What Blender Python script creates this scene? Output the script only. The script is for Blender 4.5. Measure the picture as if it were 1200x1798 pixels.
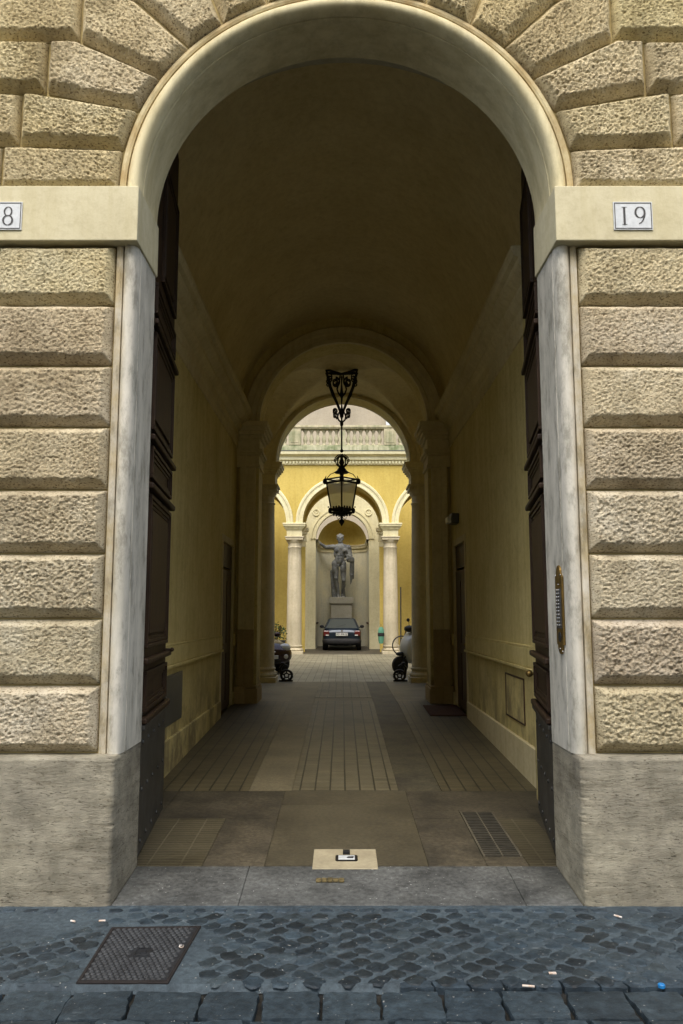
import bpy, bmesh, math, random
from math import sin, cos, pi, sqrt, radians as R
from mathutils import Vector, Matrix, noise
random.seed(7)
sc = bpy.context.scene
for o in list(bpy.data.objects): bpy.data.objects.remove(o)
col = sc.collection

# ------------------------------------------------------------------ camera, sky, sun, exposure
cam_d = bpy.data.cameras.new('camera'); cam = bpy.data.objects.new('camera', cam_d); col.objects.link(cam)
cam.location = (-0.034, 0, 1.7); cam.rotation_euler = (R(90 + 7.25), 0, 0)
cam_d.sensor_fit = 'HORIZONTAL'; cam_d.sensor_width = 24.0; cam_d.lens = 28.0
cam_d.clip_start = 0.05; cam_d.clip_end = 500
sc.camera = cam
SUN_EL, SUN_AZ = 56.0, 187.0      # azimuth clockwise from +Y: behind the camera, a little to the left
w = bpy.data.worlds.new('World'); sc.world = w; w.use_nodes = True
wn = w.node_tree; bg = wn.nodes['Background']
sky = wn.nodes.new('ShaderNodeTexSky'); sky.sky_type = 'NISHITA'; sky.sun_disc = False
sky.sun_elevation = R(SUN_EL); sky.sun_rotation = R(SUN_AZ); sky.dust_density = 3.0; sky.air_density = 1.0
hs = wn.nodes.new('ShaderNodeHueSaturation'); hs.inputs['Saturation'].default_value = .62     # thin high cloud
wn.links.new(sky.outputs[0], hs.inputs['Color']); wn.links.new(hs.outputs[0], bg.inputs[0]); bg.inputs[1].default_value = 0.15
sl = bpy.data.lights.new('sun', 'SUN'); sl.energy = 0.85; sl.angle = R(45); sl.color = (1, .93, .82)
so = bpy.data.objects.new('sun', sl); col.objects.link(so)
dv = Vector((sin(R(SUN_AZ)) * cos(R(SUN_EL)), cos(R(SUN_AZ)) * cos(R(SUN_EL)), sin(R(SUN_EL))))
so.rotation_euler = (-dv).to_track_quat('-Z', 'Y').to_euler(); so.location = (0, -5, 20)
sc.view_settings.view_transform = 'Standard'; sc.view_settings.look = 'None'
sc.view_settings.exposure = 1.40; sc.view_settings.gamma = 1
sc.cycles.max_bounces = 10; sc.cycles.diffuse_bounces = 7; sc.cycles.glossy_bounces = 3
sc.cycles.use_denoising = True; sc.cycles.sample_clamp_indirect = 6

# ------------------------------------------------------------------ materials
def new_mat(name):
    m = bpy.data.materials.new(name); m.use_nodes = True
    nt = m.node_tree; b = nt.nodes['Principled BSDF']
    return m, nt, b
def N(nt, t, **k):
    n = nt.nodes.new(t)
    for a, v in k.items():
        if a.startswith('i_'):
            key = a[2:]; key = int(key) if key.isdigit() else key.replace('_', ' ')
            n.inputs[key].default_value = v
        else: setattr(n, a, v)
    return n
def L(nt, a, b): nt.links.new(a, b)
def c4(c): return (c[0], c[1], c[2], 1)
def coords(nt, scale=(1, 1, 1)):
    tc = N(nt, 'ShaderNodeTexCoord'); mp = N(nt, 'ShaderNodeMapping'); mp.inputs['Scale'].default_value = scale
    L(nt, tc.outputs['Object'], mp.inputs[0]); return mp.outputs[0]
def noise_n(nt, vec, scale, detail=4, rough=.55):
    n = N(nt, 'ShaderNodeTexNoise'); n.inputs['Scale'].default_value = scale; n.inputs['Detail'].default_value = detail
    n.inputs['Roughness'].default_value = rough; L(nt, vec, n.inputs['Vector']); return n.outputs[0]
def ramp(nt, fac, stops):
    r = N(nt, 'ShaderNodeValToRGB'); e = r.color_ramp.elements
    e[0].position, e[0].color = stops[0][0], c4(stops[0][1]); e[1].position, e[1].color = stops[-1][0], c4(stops[-1][1])
    for p, c in stops[1:-1]:
        x = e.new(p); x.color = c4(c)
    L(nt, fac, r.inputs[0]); return r.outputs[0]
def mix(nt, fac, a, b, mode='MIX'):
    m = N(nt, 'ShaderNodeMix', data_type='RGBA', blend_type=mode)
    if isinstance(fac, (int, float)): m.inputs[0].default_value = fac
    else: L(nt, fac, m.inputs[0])
    for i, v in ((6, a), (7, b)):
        if isinstance(v, tuple): m.inputs[i].default_value = c4(v)
        else: L(nt, v, m.inputs[i])
    return m.outputs[2]
def math_n(nt, op, a, b=None, c=None):
    m = N(nt, 'ShaderNodeMath', operation=op)
    for i, v in enumerate((a, b, c)):
        if v is None: continue
        if isinstance(v, (int, float)): m.inputs[i].default_value = v
        else: L(nt, v, m.inputs[i])
    return m.outputs[0]
def bump(nt, b, h, strength, dist=.01):
    n = N(nt, 'ShaderNodeBump'); n.inputs['Strength'].default_value = strength; n.inputs['Distance'].default_value = dist
    L(nt, h, n.inputs['Height']); L(nt, n.outputs[0], b.inputs['Normal'])
def surf(name, a, b2=None, scale=2.0, rough=.8, metal=0.0, bs=60, bst=.25, bd=.004, speck=.15, tint=False, stretch=(1, 1, 1), spec=.3, flecks=0):
    """general mottled surface: two colours by soft noise, a finer noise for grime and a bump"""
    m, nt, b = new_mat(name); v = coords(nt, stretch)
    b2 = b2 or tuple(x * .75 for x in a)
    c = ramp(nt, noise_n(nt, v, scale, 6, .6), [(.32, b2), (.62, a)])
    f = ramp(nt, noise_n(nt, v, bs * .5, 5, .7), [(.3, (1 - speck,) * 3), (.65, (1 + speck * .3,) * 3)])
    c = mix(nt, 1.0, c, f, 'MULTIPLY')
    if tint:
        at = N(nt, 'ShaderNodeAttribute', attribute_name='tint'); c = mix(nt, 1.0, c, at.outputs['Color'], 'MULTIPLY')
    if flecks:
        c = mix(nt, ramp(nt, noise_n(nt, v, 55, 2, .5), [(.715, (0, 0, 0)), (.735, (1, 1, 1))]), c, (.30, .30, .28))
        c = mix(nt, math_n(nt, 'MULTIPLY', ramp(nt, noise_n(nt, coords(nt, (1, 2.2, 1)), 4.5, 8, .75), [(.60, (0, 0, 0)), (.72, (1, 1, 1))]), flecks), c, (.24, .27, .27))
    L(nt, c, b.inputs['Base Color']); b.inputs['Roughness'].default_value = rough; b.inputs['Metallic'].default_value = metal
    b.inputs['Specular IOR Level'].default_value = spec
    if bst: bump(nt, b, noise_n(nt, v, bs, 5, .65), bst, bd)
    return m

def mat_blocks():
    m, nt, b = new_mat('rough hewn travertine'); v = coords(nt)
    c = ramp(nt, noise_n(nt, v, 1.6, 6, .65), [(.3, (.39, .33, .225)), (.5, (.545, .48, .35)), (.7, (.63, .585, .475))])
    sx = N(nt, 'ShaderNodeSeparateXYZ'); L(nt, v, sx.inputs[0])
    # the upper courses are yellower than the weathered grey lower ones
    h = math_n(nt, 'ADD', math_n(nt, 'MULTIPLY', sx.outputs[2], .28), math_n(nt, 'MULTIPLY_ADD', noise_n(nt, v, .9, 4), 1.2, -1.35))
    hc = N(nt, 'ShaderNodeClamp'); L(nt, h, hc.inputs[0])
    c2 = mix(nt, hc.outputs[0], (.95, .945, .96), (1.0, .965, .80)); c = mix(nt, 1.0, c, c2, 'MULTIPLY')
    pit = noise_n(nt, coords(nt, (1, 1, 1.9)), 62, 3, .6)
    pc = ramp(nt, pit, [(.35, (.34, .30, .24)), (.44, (.96, .95, .93)), (.70, (1.12, 1.12, 1.10))])
    c = mix(nt, 1.0, c, pc, 'MULTIPLY')
    c = mix(nt, .7, c, ramp(nt, noise_n(nt, coords(nt, (1.6, 1, 1)), 2.3, 7, .68), [(.36, (.66, .65, .62)), (.50, (1, 1, 1)), (.7, (1.1, 1.09, 1.06))]), 'MULTIPLY')
    at = N(nt, 'ShaderNodeAttribute', attribute_name='tint'); c = mix(nt, 1.0, c, at.outputs['Color'], 'MULTIPLY')
    L(nt, c, b.inputs['Base Color']); b.inputs['Roughness'].default_value = .9; b.inputs['Specular IOR Level'].default_value = .15
    bump(nt, b, math_n(nt, 'ADD', pit, noise_n(nt, v, 190, 3)), .9, .008)
    return m
def mat_travertine(name, ca, cb, dark=.5):
    m, nt, b = new_mat(name); v = coords(nt); vs = coords(nt, (1.0, 1.0, 7))
    c = ramp(nt, noise_n(nt, v, 1.1, 6, .65), [(.35, cb), (.62, ca)])
    s = noise_n(nt, vs, 2.4, 8, .7)
    c = mix(nt, 1.0, c, ramp(nt, s, [(.30, (.70, .68, .64)), (.5, (.96, .96, .95)), (.7, (1.06, 1.05, 1.04))]), 'MULTIPLY')
    g = ramp(nt, noise_n(nt, v, 5, 6, .7), [(.38, (1, 1, 1)), (.64, (dark, dark, dark * .98))])
    c = mix(nt, .75, c, g, 'MULTIPLY')
    holes = ramp(nt, noise_n(nt, coords(nt, (5, 5, 26)), 6, 5, .75), [(.35, (.22, .20, .16)), (.395, (1, 1, 1))])
    cr1 = math_n(nt, 'ABSOLUTE', math_n(nt, 'SUBTRACT', noise_n(nt, coords(nt, (.7, .7, 5)), 1.3, 7, .6), .47))
    cr = ramp(nt, cr1, [(.0, (.45, .42, .38)), (.006, (1, 1, 1))])
    c = mix(nt, .8, c, cr, 'MULTIPLY')
    c = mix(nt, 1.0, c, holes, 'MULTIPLY')
    L(nt, c, b.inputs['Base Color']); b.inputs['Roughness'].default_value = .75; b.inputs['Specular IOR Level'].default_value = .25
    bump(nt, b, math_n(nt, 'ADD', s, math_n(nt, 'ADD', holes, noise_n(nt, coords(nt, (1, 1, 2.5)), 55, 6, .7))), .8, .008)
    return m
def mat_jamb(name, base, low, stain, vein=.8):
    """marble jamb and archivolt: pale, streaked, with a rusty stain along the outer roll"""
    m, nt, b = new_mat(name); v = coords(nt)
    sx = N(nt, 'ShaderNodeSeparateXYZ'); L(nt, v, sx.inputs[0])
    zz = math_n(nt, 'MAXIMUM', math_n(nt, 'SUBTRACT', sx.outputs[2], 4.5), 0.0)
    r = math_n(nt, 'SQRT', math_n(nt, 'ADD', math_n(nt, 'POWER', sx.outputs[0], 2.0), math_n(nt, 'POWER', zz, 2.0)))
    c = ramp(nt, noise_n(nt, coords(nt, (5, 5, .8)), 1.6, 6, .6), [(.35, low), (.62, base)])
    fr = N(nt, 'ShaderNodeMapRange'); fr.inputs[1].default_value = 1.395; fr.inputs[2].default_value = 1.455; L(nt, r, fr.inputs[0])
    f = math_n(nt, 'MULTIPLY', fr.outputs[0], ramp(nt, noise_n(nt, v, 3.5, 5, .7), [(.35, (.1,) * 3), (.65, (.9,) * 3)]))
    c = mix(nt, f, c, stain)
    c = mix(nt, vein, c, ramp(nt, noise_n(nt, coords(nt, (1, 1, .4)), 9, 7, .75), [(.38, (.48, .48, .46)), (.50, (.92, .92, .92)), (.72, (1.15, 1.15, 1.15))]), 'MULTIPLY')
    L(nt, c, b.inputs['Base Color']); b.inputs['Roughness'].default_value = .75; b.inputs['Specular IOR Level'].default_value = .25
    bump(nt, b, noise_n(nt, v, 70, 5, .7), .35, .003)
    return m
def mat_ribs(name, a, cb, bw, rh, mortar, rot=False, mcol=(.02, .02, .016), bst=.6):
    m, nt, b = new_mat(name); v = coords(nt)
    br = N(nt, 'ShaderNodeTexBrick'); br.offset = 0.0 if not rot else .5
    br.inputs['Scale'].default_value = 1.0; br.inputs['Brick Width'].default_value = bw; br.inputs['Row Height'].default_value = rh
    br.inputs['Mortar Size'].default_value = mortar; br.inputs['Mortar Smooth'].default_value = .3
    br.inputs['Color1'].default_value = c4(a); br.inputs['Color2'].default_value = c4(cb); br.inputs['Mortar'].default_value = c4(mcol)
    ds = mix(nt, .004, v, N(nt, 'ShaderNodeTexNoise', i_Scale=6.0).outputs[1], 'ADD'); L(nt, ds, br.inputs['Vector'])
    g = ramp(nt, noise_n(nt, v, 1.3, 7, .7), [(.3, (.45, .42, .36)), (.5, (.9, .88, .82)), (.75, (1.25, 1.22, 1.15))])
    c = mix(nt, 1.0, br.outputs[0], g, 'MULTIPLY')
    L(nt, c, b.inputs['Base Color']); b.inputs['Roughness'].default_value = .5; b.inputs['Specular IOR Level'].default_value = .4
    h = math_n(nt, 'SUBTRACT', noise_n(nt, v, 30, 4), math_n(nt, 'MULTIPLY', br.outputs['Fac'], 1.2))
    bump(nt, b, h, bst, .004)
    return m
def mat_glass(name, colr, rough=.1):
    m, nt, b = new_mat(name); b.inputs['Base Color'].default_value = c4(colr); b.inputs['Roughness'].default_value = rough
    b.inputs['Specular IOR Level'].default_value = .8
    return m
def mat_opal():
    m, nt, b = new_mat('opal lantern glass'); t = N(nt, 'ShaderNodeBsdfTranslucent'); t.inputs[0].default_value = (.97, .95, .85, 1)
    b.inputs['Base Color'].default_value = (.78, .74, .56, 1); b.inputs['Roughness'].default_value = .3
    ms = N(nt, 'ShaderNodeMixShader'); ms.inputs[0].default_value = .9
    L(nt, b.outputs[0], ms.inputs[1]); L(nt, t.outputs[0], ms.inputs[2]); tr = N(nt, 'ShaderNodeBsdfTransparent'); tr.inputs[0].default_value = (.95, .92, .78, 1); m2 = N(nt, 'ShaderNodeMixShader'); m2.inputs[0].default_value = .55
    L(nt, ms.outputs[0], m2.inputs[1]); L(nt, tr.outputs[0], m2.inputs[2]); L(nt, m2.outputs[0], nt.nodes['Material Output'].inputs[0])
    return m
def mat_plaster(name, a, cb, stain, sscale=1.2, mottled=.5, low=False, crack=.2):
    """lime wash: soft clouds of colour, run marks, and darker dirt near the ground"""
    m, nt, b = new_mat(name); v = coords(nt)
    c = ramp(nt, noise_n(nt, v, sscale, 6, .6), [(.35, cb), (.6, a)])
    run = noise_n(nt, coords(nt, (7, 7, .5)), 1.2, 6, .65)
    c = mix(nt, mottled, c, ramp(nt, run, [(.32, stain), (.55, (1, 1, 1))]), 'MULTIPLY')
    c = mix(nt, .6, c, ramp(nt, noise_n(nt, v, 14, 6, .75), [(.35, (.8, .78, .74)), (.55, (1, 1, 1))]), 'MULTIPLY')
    ck = math_n(nt, 'ABSOLUTE', math_n(nt, 'SUBTRACT', noise_n(nt, v, .9, 8, .62), .52))
    c = mix(nt, crack, c, ramp(nt, ck, [(.0, (.45, .40, .32)), (.0035, (1, 1, 1))]), 'MULTIPLY')
    if low:      # tide marks and scuffs below the chair rail
        sx = N(nt, 'ShaderNodeSeparateXYZ'); L(nt, v, sx.inputs[0])
        mr = N(nt, 'ShaderNodeMapRange'); mr.inputs[1].default_value = 1.2; mr.inputs[2].default_value = .3; L(nt, sx.outputs[2], mr.inputs[0])
        sm_ = ramp(nt, noise_n(nt, coords(nt, (1, 1.6, 1.1)), 1.7, 7, .7), [(.44, (0, 0, 0)), (.60, (1, 1, 1))])
        c = mix(nt, math_n(nt, 'MULTIPLY', math_n(nt, 'MULTIPLY', mr.outputs[0], sm_), .8), c, (.20, .16, .09))
    L(nt, c, b.inputs['Base Color']); b.inputs['Roughness'].default_value = .85; b.inputs['Specular IOR Level'].default_value = .2
    bump(nt, b, noise_n(nt, v, 45, 5, .6), .3, .004)
    return m

BLOCK = mat_blocks()
TRAV = mat_travertine('weathered travertine plinth', (.41, .375, .28), (.27, .245, .19), .48)
JAMB = mat_jamb('grey marble jamb', (.60, .57, .485), (.45, .43, .36), (.42, .33, .17))
ARCHV = mat_jamb('cream stucco archivolt', (.66, .59, .37), (.54, .47, .27), (.36, .24, .09), .3)
IMPOST = mat_plaster('cream painted band', (.58, .53, .355), (.50, .45, .29), (.80, .76, .62), 1.5, .4, crack=0.0)
GROUT = surf('yellow lime joint', (.42, .33, .14), (.25, .19, .08), 3)
PLAIN = mat_plaster('yellow facade plaster', (.60, .48, .24), (.50, .39, .18), (.7, .66, .55))
PASSW = mat_plaster('ochre passage plaster', (.70, .61, .29), (.62, .53, .23), (.72, .68, .54), low=True, crack=.45)
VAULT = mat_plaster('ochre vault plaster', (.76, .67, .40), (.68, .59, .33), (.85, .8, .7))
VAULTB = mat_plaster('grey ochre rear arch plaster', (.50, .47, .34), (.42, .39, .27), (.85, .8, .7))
CORN = mat_plaster('grey ochre stucco moulding', (.70, .63, .40), (.60, .53, .32), (.8, .76, .66))
DADO = mat_plaster('brown dado paint', (.42, .33, .18), (.34, .26, .13), (.8, .8, .7))
COURT = mat_plaster('bright yellow court plaster', (.55, .42, .115), (.48, .365, .092), (.86, .82, .68), .8, .5)
CREAM = mat_plaster('pale cream stucco', (.70, .65, .42), (.60, .55, .34), (.8, .78, .68), 1.0, .5)
NICHE = mat_plaster('grey niche plaster', (.78, .72, .50), (.60, .59, .47), (.8, .82, .84), .7, .6)
GREYST = mat_plaster('grey column stone', (.62, .56, .40), (.50, .45, .31), (.72, .68, .6), 1.6, .6)
BALST = mat_plaster('mossy balustrade stone', (.48, .42, .28), (.28, .28, .17), (.5, .52, .4), 2.2, .8)
MOSS = mat_plaster('green stained stone', (.44, .42, .28), (.20, .23, .12), (.45, .5, .36), 2.6, .8)
UPPER = mat_plaster('beige rendered wall', (.38, .33, .24), (.31, .27, .20), (.85, .83, .8), .6, .5)
WOOD = surf('dark varnished gate wood', (.044, .025, .013), (.024, .014, .008), 3, .6, 0, 30, .3, .002, .35, stretch=(6, 6, .7), spec=.22)
DOORW = surf('brown door wood', (.07, .035, .018), (.04, .02, .01), 3, .5, stretch=(6, 6, .7))
STEEL = surf('dull grey kick plate steel', (.09, .088, .08), (.05, .05, .045), 3, .5, .5, 25, .2, .003, .3)
IRON = surf('black wrought iron', (.012, .011, .010), (.02, .016, .012), 9, .55, .3, 60, .3, .002)
RUSTI = surf('rusty cast iron', (.040, .043, .047), (.020, .020, .022), 10, .55, .4, 60, .3, .002)
BRASS = surf('worn brass', (.30, .20, .065), (.12, .085, .03), 9, .48, .85, 80, .15, .001)
CHROME = surf('polished button metal', (.75, .72, .68), (.5, .48, .45), 30, .2, 1.0, 80, .05, .001, .05)
BLACK = surf('matt black plastic', (.012, .012, .013), (.02, .02, .02), 8, .6, 0, 60, .1, .001)
RUBBER = surf('tyre rubber', (.015, .015, .015), (.025, .024, .022), 8, .8)
NAVY = surf('dark blue car paint', (.010, .022, .038), (.012, .02, .03), 3, .25, .3, 100, 0, .001, .03, spec=.6)
MAROON = surf('dark maroon car paint', (.030, .008, .010), (.022, .006, .008), 3, .2, .3, 100, 0, .001, .03, spec=.7)
WHITEP = surf('white scooter paint', (.52, .52, .48), (.46, .46, .42), 3, .3, 0, 100, 0, .001, .05, spec=.5)
GLASS = mat_glass('dark car glass', (.07, .08, .075), .06)  # colour lifted to stand for light reflected in the windows
LAMPG = mat_glass('clear headlamp glass', (.55, .56, .55), .12)
REDL = mat_glass('red tail lamp', (.10, .010, .010), .2)
WPLATE = surf('white number plate', (.72, .72, .68), (.6, .6, .56), 20, .4, bst=0)
MARB = surf('white marble plaque', (.62, .64, .64), (.52, .55, .56), 6, .4, bst=.1, bd=.001)
INK = surf('dark engraved paint', (.05, .05, .05), (.09, .085, .08), 30, .7, bst=0)
OPAL = mat_opal()
STAT = surf('weathered grey statue stone', (.20, .205, .19), (.08, .085, .088), 5, .75, 0, 40, .4, .01, .25)
PEDST = surf('grey pedestal stone', (.38, .36, .29), (.28, .27, .21), 2, .8, 0, 60, .3, .004, .2)
SETT = surf('sky tinted basalt sett', (.044, .065, .080), (.022, .034, .043), 9, .55, 0, 50, .9, .006, .5, tint=True, spec=.35, flecks=.3)  # blue of the reflected sky is mixed into the stone colour
CEMENT = surf('grey street cement', (.068, .092, .106), (.036, .050, .060), 2.4, .75, 0, 60, .9, .005, .5, spec=.3, flecks=.5)
DIRT = surf('black dirt between setts', (.014, .014, .013), (.03, .028, .022), 12, .95, 0, 90, .6, .006, .4)
THRESH = surf('worn granite threshold', (.120, .124, .116), (.050, .052, .049), 2.6, .65, 0, 60, .6, .003, .55, flecks=.4)
SLAB = surf('dark stone slab', (.098, .083, .055), (.036, .032, .023), 2.2, .55, 0, 60, .6, .003, .55, spec=.4)
SLAB2 = surf('smooth brown stone slab', (.088, .075, .046), (.048, .041, .026), 1.8, .5, 0, 70, .4, .002, .4, spec=.4)
TRACKL = surf('pale wheel track stone', (.225, .195, .12), (.14, .12, .075), 1.4, .55, 0, 80, .4, .003, .35)
TRACKR = surf('muddy wheel track stone', (.060, .055, .040), (.13, .115, .070), 2.4, .6, 0, 60, .5, .005, .4)
RIBS = mat_ribs('ribbed paving tiles', (.150, .130, .072), (.115, .100, .058), .137, .052, .0085, mcol=(.030, .027, .018))
RIBC = mat_ribs('grey ribbed centre paving', (.205, .185, .118), (.160, .145, .095), .137, .052, .0085, mcol=(.030, .027, .018))
RIBD = mat_ribs('dark ribbed paving tiles', (.085, .074, .045), (.065, .056, .035), .22, .052, .007, mcol=(.13, .118, .08))
COBB = mat_ribs('courtyard brick paving', (.31, .29, .215), (.25, .235, .175), .16, .33, .006, rot=False, mcol=(.07, .065, .05), bst=.5)
GRATE = surf('worn iron grate', (.085, .078, .060), (.05, .047, .038), 8, .55, .3, 60, .3, .002)
LATCHF = surf('dull grate frame', (.13, .115, .08), (.08, .07, .05), 5, .6)
KNOB = surf('highlight grey iron', (.10, .105, .11), (.06, .062, .065), 12, .45, .4, 60, .2, .001)  # lighter than the cover, painting in its grid of highlights
RIMR = surf('rust brown iron rim', (.026, .022, .021), (.018, .015, .014), 12, .7, .2, 60, .3, .002)
LATCH = surf('pale travertine latch slab', (.40, .35, .23), (.30, .26, .17), 5, .6, 0, 60, .3, .002)
YEL = surf('yellow brown metal strip', (.17, .13, .055), (.06, .05, .025), 30, .5)
MAT = surf('reddish brown door mat', (.09, .035, .02), (.05, .02, .012), 20, .95, 0, 200, .8, .004, .4)
GREEN = surf('green plastic', (.10, .27, .18), (.07, .20, .13), 8, .5)
LEAF = surf('dark green leaves', (.03, .10, .035), (.015, .05, .02), 9, .6)
GREYBOX = surf('grey painted metal', (.085, .090, .080), (.06, .062, .055), 2, .4, .2, 60, .1, .001, .1)
BUTT = surf('white paper', (.75, .72, .68), (.6, .4, .25), 20, .8)
BLUEC = surf('bright blue plastic', (.02, .22, .55), (.02, .18, .45), 8, .3)

# ------------------------------------------------------------------ mesh helpers (world coordinates in, local out)
ORG = {}
class MB:
    def __init__(s): s.v = []; s.f = []; s.t = []
    def add(s, vs, fs, tint=None):
        n = len(s.v); s.v += [tuple(p) for p in vs]; s.f += [tuple(i + n for i in f) for f in fs]
        s.t += [tint or (1, 1, 1)] * len(vs); return s
    def box(s, x0, x1, y0, y1, z0, z1):
        return s.add([(x, y, z) for x in (x0, x1) for y in (y0, y1) for z in (z0, z1)],
                     [(0, 1, 3, 2), (4, 6, 7, 5), (0, 4, 5, 1), (2, 3, 7, 6), (0, 2, 6, 4), (1, 5, 7, 3)])
    def prism(s, prof, axis, a, b):
        n = len(prof)
        def p(q, t): return {'x': (t, q[0], q[1]), 'y': (q[0], t, q[1]), 'z': (q[0], q[1], t)}[axis]
        vs = [p(q, a) for q in prof] + [p(q, b) for q in prof]
        fs = [tuple(range(n)), tuple(range(2 * n - 1, n - 1, -1))] + [(i, (i + 1) % n, n + (i + 1) % n, n + i) for i in range(n)]
        return s.add(vs, fs)
    def arc(s, prof, cx, zs, t0=0, t1=pi, n=40, ry=1.0):
        """closed profile of (r, y) swept round an arch standing in the xz plane"""
        m = len(prof); vs = []; fs = []
        for i in range(n + 1):
            t = t0 + (t1 - t0) * i / n
            vs += [(cx + r * cos(t), y, zs + r * sin(t) * ry) for r, y in prof]
        for i in range(n):
            for j in range(m):
                a, b = i * m + j, i * m + (j + 1) % m; fs.append((a, b, b + m, a + m))
        fs += [tuple(range(m)), tuple(range(n * m + m - 1, n * m - 1, -1))]
        return s.add(vs, fs)
    def lathe(s, prof, c, n=24, axis='z', sx=1, sy=1):
        vs = []; fs = []; m = len(prof)
        for i in range(n):
            t = 2 * pi * i / n
            for r, h in prof:
                a, b = r * cos(t) * sx, r * sin(t) * sy
                q = {'z': (a, b, h), 'y': (a, h, b), 'x': (h, a, b)}[axis]
                vs.append((c[0] + q[0], c[1] + q[1], c[2] + q[2]))
        for i in range(n):
            for j in range(m - 1):
                a = i * m + j; b = ((i + 1) % n) * m + j; fs.append((a, b, b + 1, a + 1))
        fs += [tuple(i * m for i in range(n)), tuple(i * m + m - 1 for i in range(n - 1, -1, -1))]
        return s.add(vs, fs)
    def tube(s, pts, r, n=8, r2=None):
        pts = [Vector(p) for p in pts]; vs = []; fs = []; k = len(pts)
        up = Vector((0, 0, 1)); pa = None
        for i, p in enumerate(pts):
            d = (pts[min(i + 1, k - 1)] - pts[max(i - 1, 0)]).normalized()
            if pa is None:
                a = d.cross(up); a = a if a.length > .1 else d.cross(Vector((1, 0, 0)))
            else: a = pa - d * pa.dot(d)
            a.normalize(); pa = a; b = d.cross(a)
            rr = r if r2 is None else r + (r2 - r) * i / (k - 1)
            if isinstance(r, (list, tuple)): rr = r[i]
            vs += [p + a * rr * cos(2 * pi * j / n) + b * rr * sin(2 * pi * j / n) for j in range(n)]
        for i in range(k - 1):
            for j in range(n):
                fs.append((i * n + j, i * n + (j + 1) % n, (i + 1) * n + (j + 1) % n, (i + 1) * n + j))
        fs += [tuple(range(n)), tuple(range(k * n - 1, (k - 1) * n - 1, -1))]
        return s.add(vs, fs)
    def ball(s, c, r, n=12, k=8):
        if isinstance(r, (int, float)): r = (r, r, r)
        prof = [(max(sin(pi * j / k), 1e-4), -cos(pi * j / k)) for j in range(k + 1)]
        vs = []; fs = []; m = k + 1
        for i in range(n):
            t = 2 * pi * i / n
            for a, h in prof: vs.append((c[0] + a * cos(t) * r[0], c[1] + a * sin(t) * r[1], c[2] + h * r[2]))
        for i in range(n):
            for j in range(k):
                a = i * m + j; b = ((i + 1) % n) * m + j; fs.append((a, b, b + 1, a + 1))
        return s.add(vs, fs)
    def build(s, name, mat, parent=None, smooth=False, bevel=0, ang=.6, tint=False):
        me = bpy.data.meshes.new(name)
        off = ORG.get(parent.name, (0, 0, 0)) if parent else (0, 0, 0)
        me.from_pydata([(v[0] - off[0], v[1] - off[1], v[2] - off[2]) for v in s.v], [], s.f)
        if tint:
            ca = me.color_attributes.new('tint', 'FLOAT_COLOR', 'POINT')
            flat = []
            for t in s.t: flat += [t[0], t[1], t[2], 1]
            ca.data.foreach_set('color', flat)
        bm = bmesh.new(); bm.from_mesh(me); bmesh.ops.recalc_face_normals(bm, faces=bm.faces); bm.to_mesh(me); bm.free()
        if smooth:
            me.polygons.foreach_set('use_smooth', [True] * len(me.polygons))
            if ang < 3: me.set_sharp_from_angle(angle=ang)
        me.materials.append(mat); me.update()
        o = bpy.data.objects.new(name, me); col.objects.link(o)
        if parent: o.parent = parent
        ORG[o.name] = off
        if bevel:
            bv = o.modifiers.new('bevel', 'BEVEL'); bv.width = bevel; bv.segments = 2; bv.limit_method = 'ANGLE'
        return o
def thing(name, label, cat, loc=(0, 0, 0), group=None):
    o = bpy.data.objects.new(name, None); col.objects.link(o); o.location = loc; ORG[o.name] = tuple(loc)
    o['kind'] = 'thing'; o['label'] = label; o['category'] = cat
    if group: o['group'] = group
    return o
def tag(o, label, cat, group=None):
    o['kind'] = 'thing'; o['label'] = label; o['category'] = cat
    if group: o['group'] = group
    return o
def struct(o): o['kind'] = 'structure'; return o
def copy_tree(o, parent=None):
    c = o.copy(); col.objects.link(c); c.parent = parent
    for ch in list(o.children): copy_tree(ch, c)
    return c
def place(o, x, y, z, rz=0, label=None):
    o.location = (x, y, z); o.rotation_euler = (0, 0, rz)
    if label: o['label'] = label
    return o
def arch_wall(mb, xl, xr, zb, zt, cx, half, zs, y0, y1, n=36, rise=None):
    """wall with an arched opening, from y0 to y1 thick"""
    rise = rise or half
    if zb < zs:
        mb.box(xl, cx - half, y0, y1, zb, zs); mb.box(cx + half, xr, y0, y1, zb, zs)
    xs = [(cx - half * cos(pi * i / n), zs + rise * sin(pi * i / n)) for i in range(n + 1)]
    pts = [(xl, zs)] + xs + [(xr, zs)]
    vs = []; fs = []
    for x, z in pts: vs += [(x, y0, z), (x, y0, zt), (x, y1, z), (x, y1, zt)]
    for i in range(len(pts) - 1):
        a, b = 4 * i, 4 * i + 4
        fs += [(a, b, b + 1, a + 1), (a + 2, a + 3, b + 3, b + 2), (a, a + 2, b + 2, b), (a + 1, b + 1, b + 3, a + 3)]
    e = 4 * (len(pts) - 1); fs += [(0, 1, 3, 2), (e, e + 2, e + 3, e + 1)]
    return mb.add(vs, fs)
def gz(y):
    if y <= 4.92: return 0.0
    if y <= 5.52: return .045 * (y - 4.92) / .6
    if y <= 13: return .045 + .225 * (y - 5.52) / 7.48
    return .27
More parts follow.
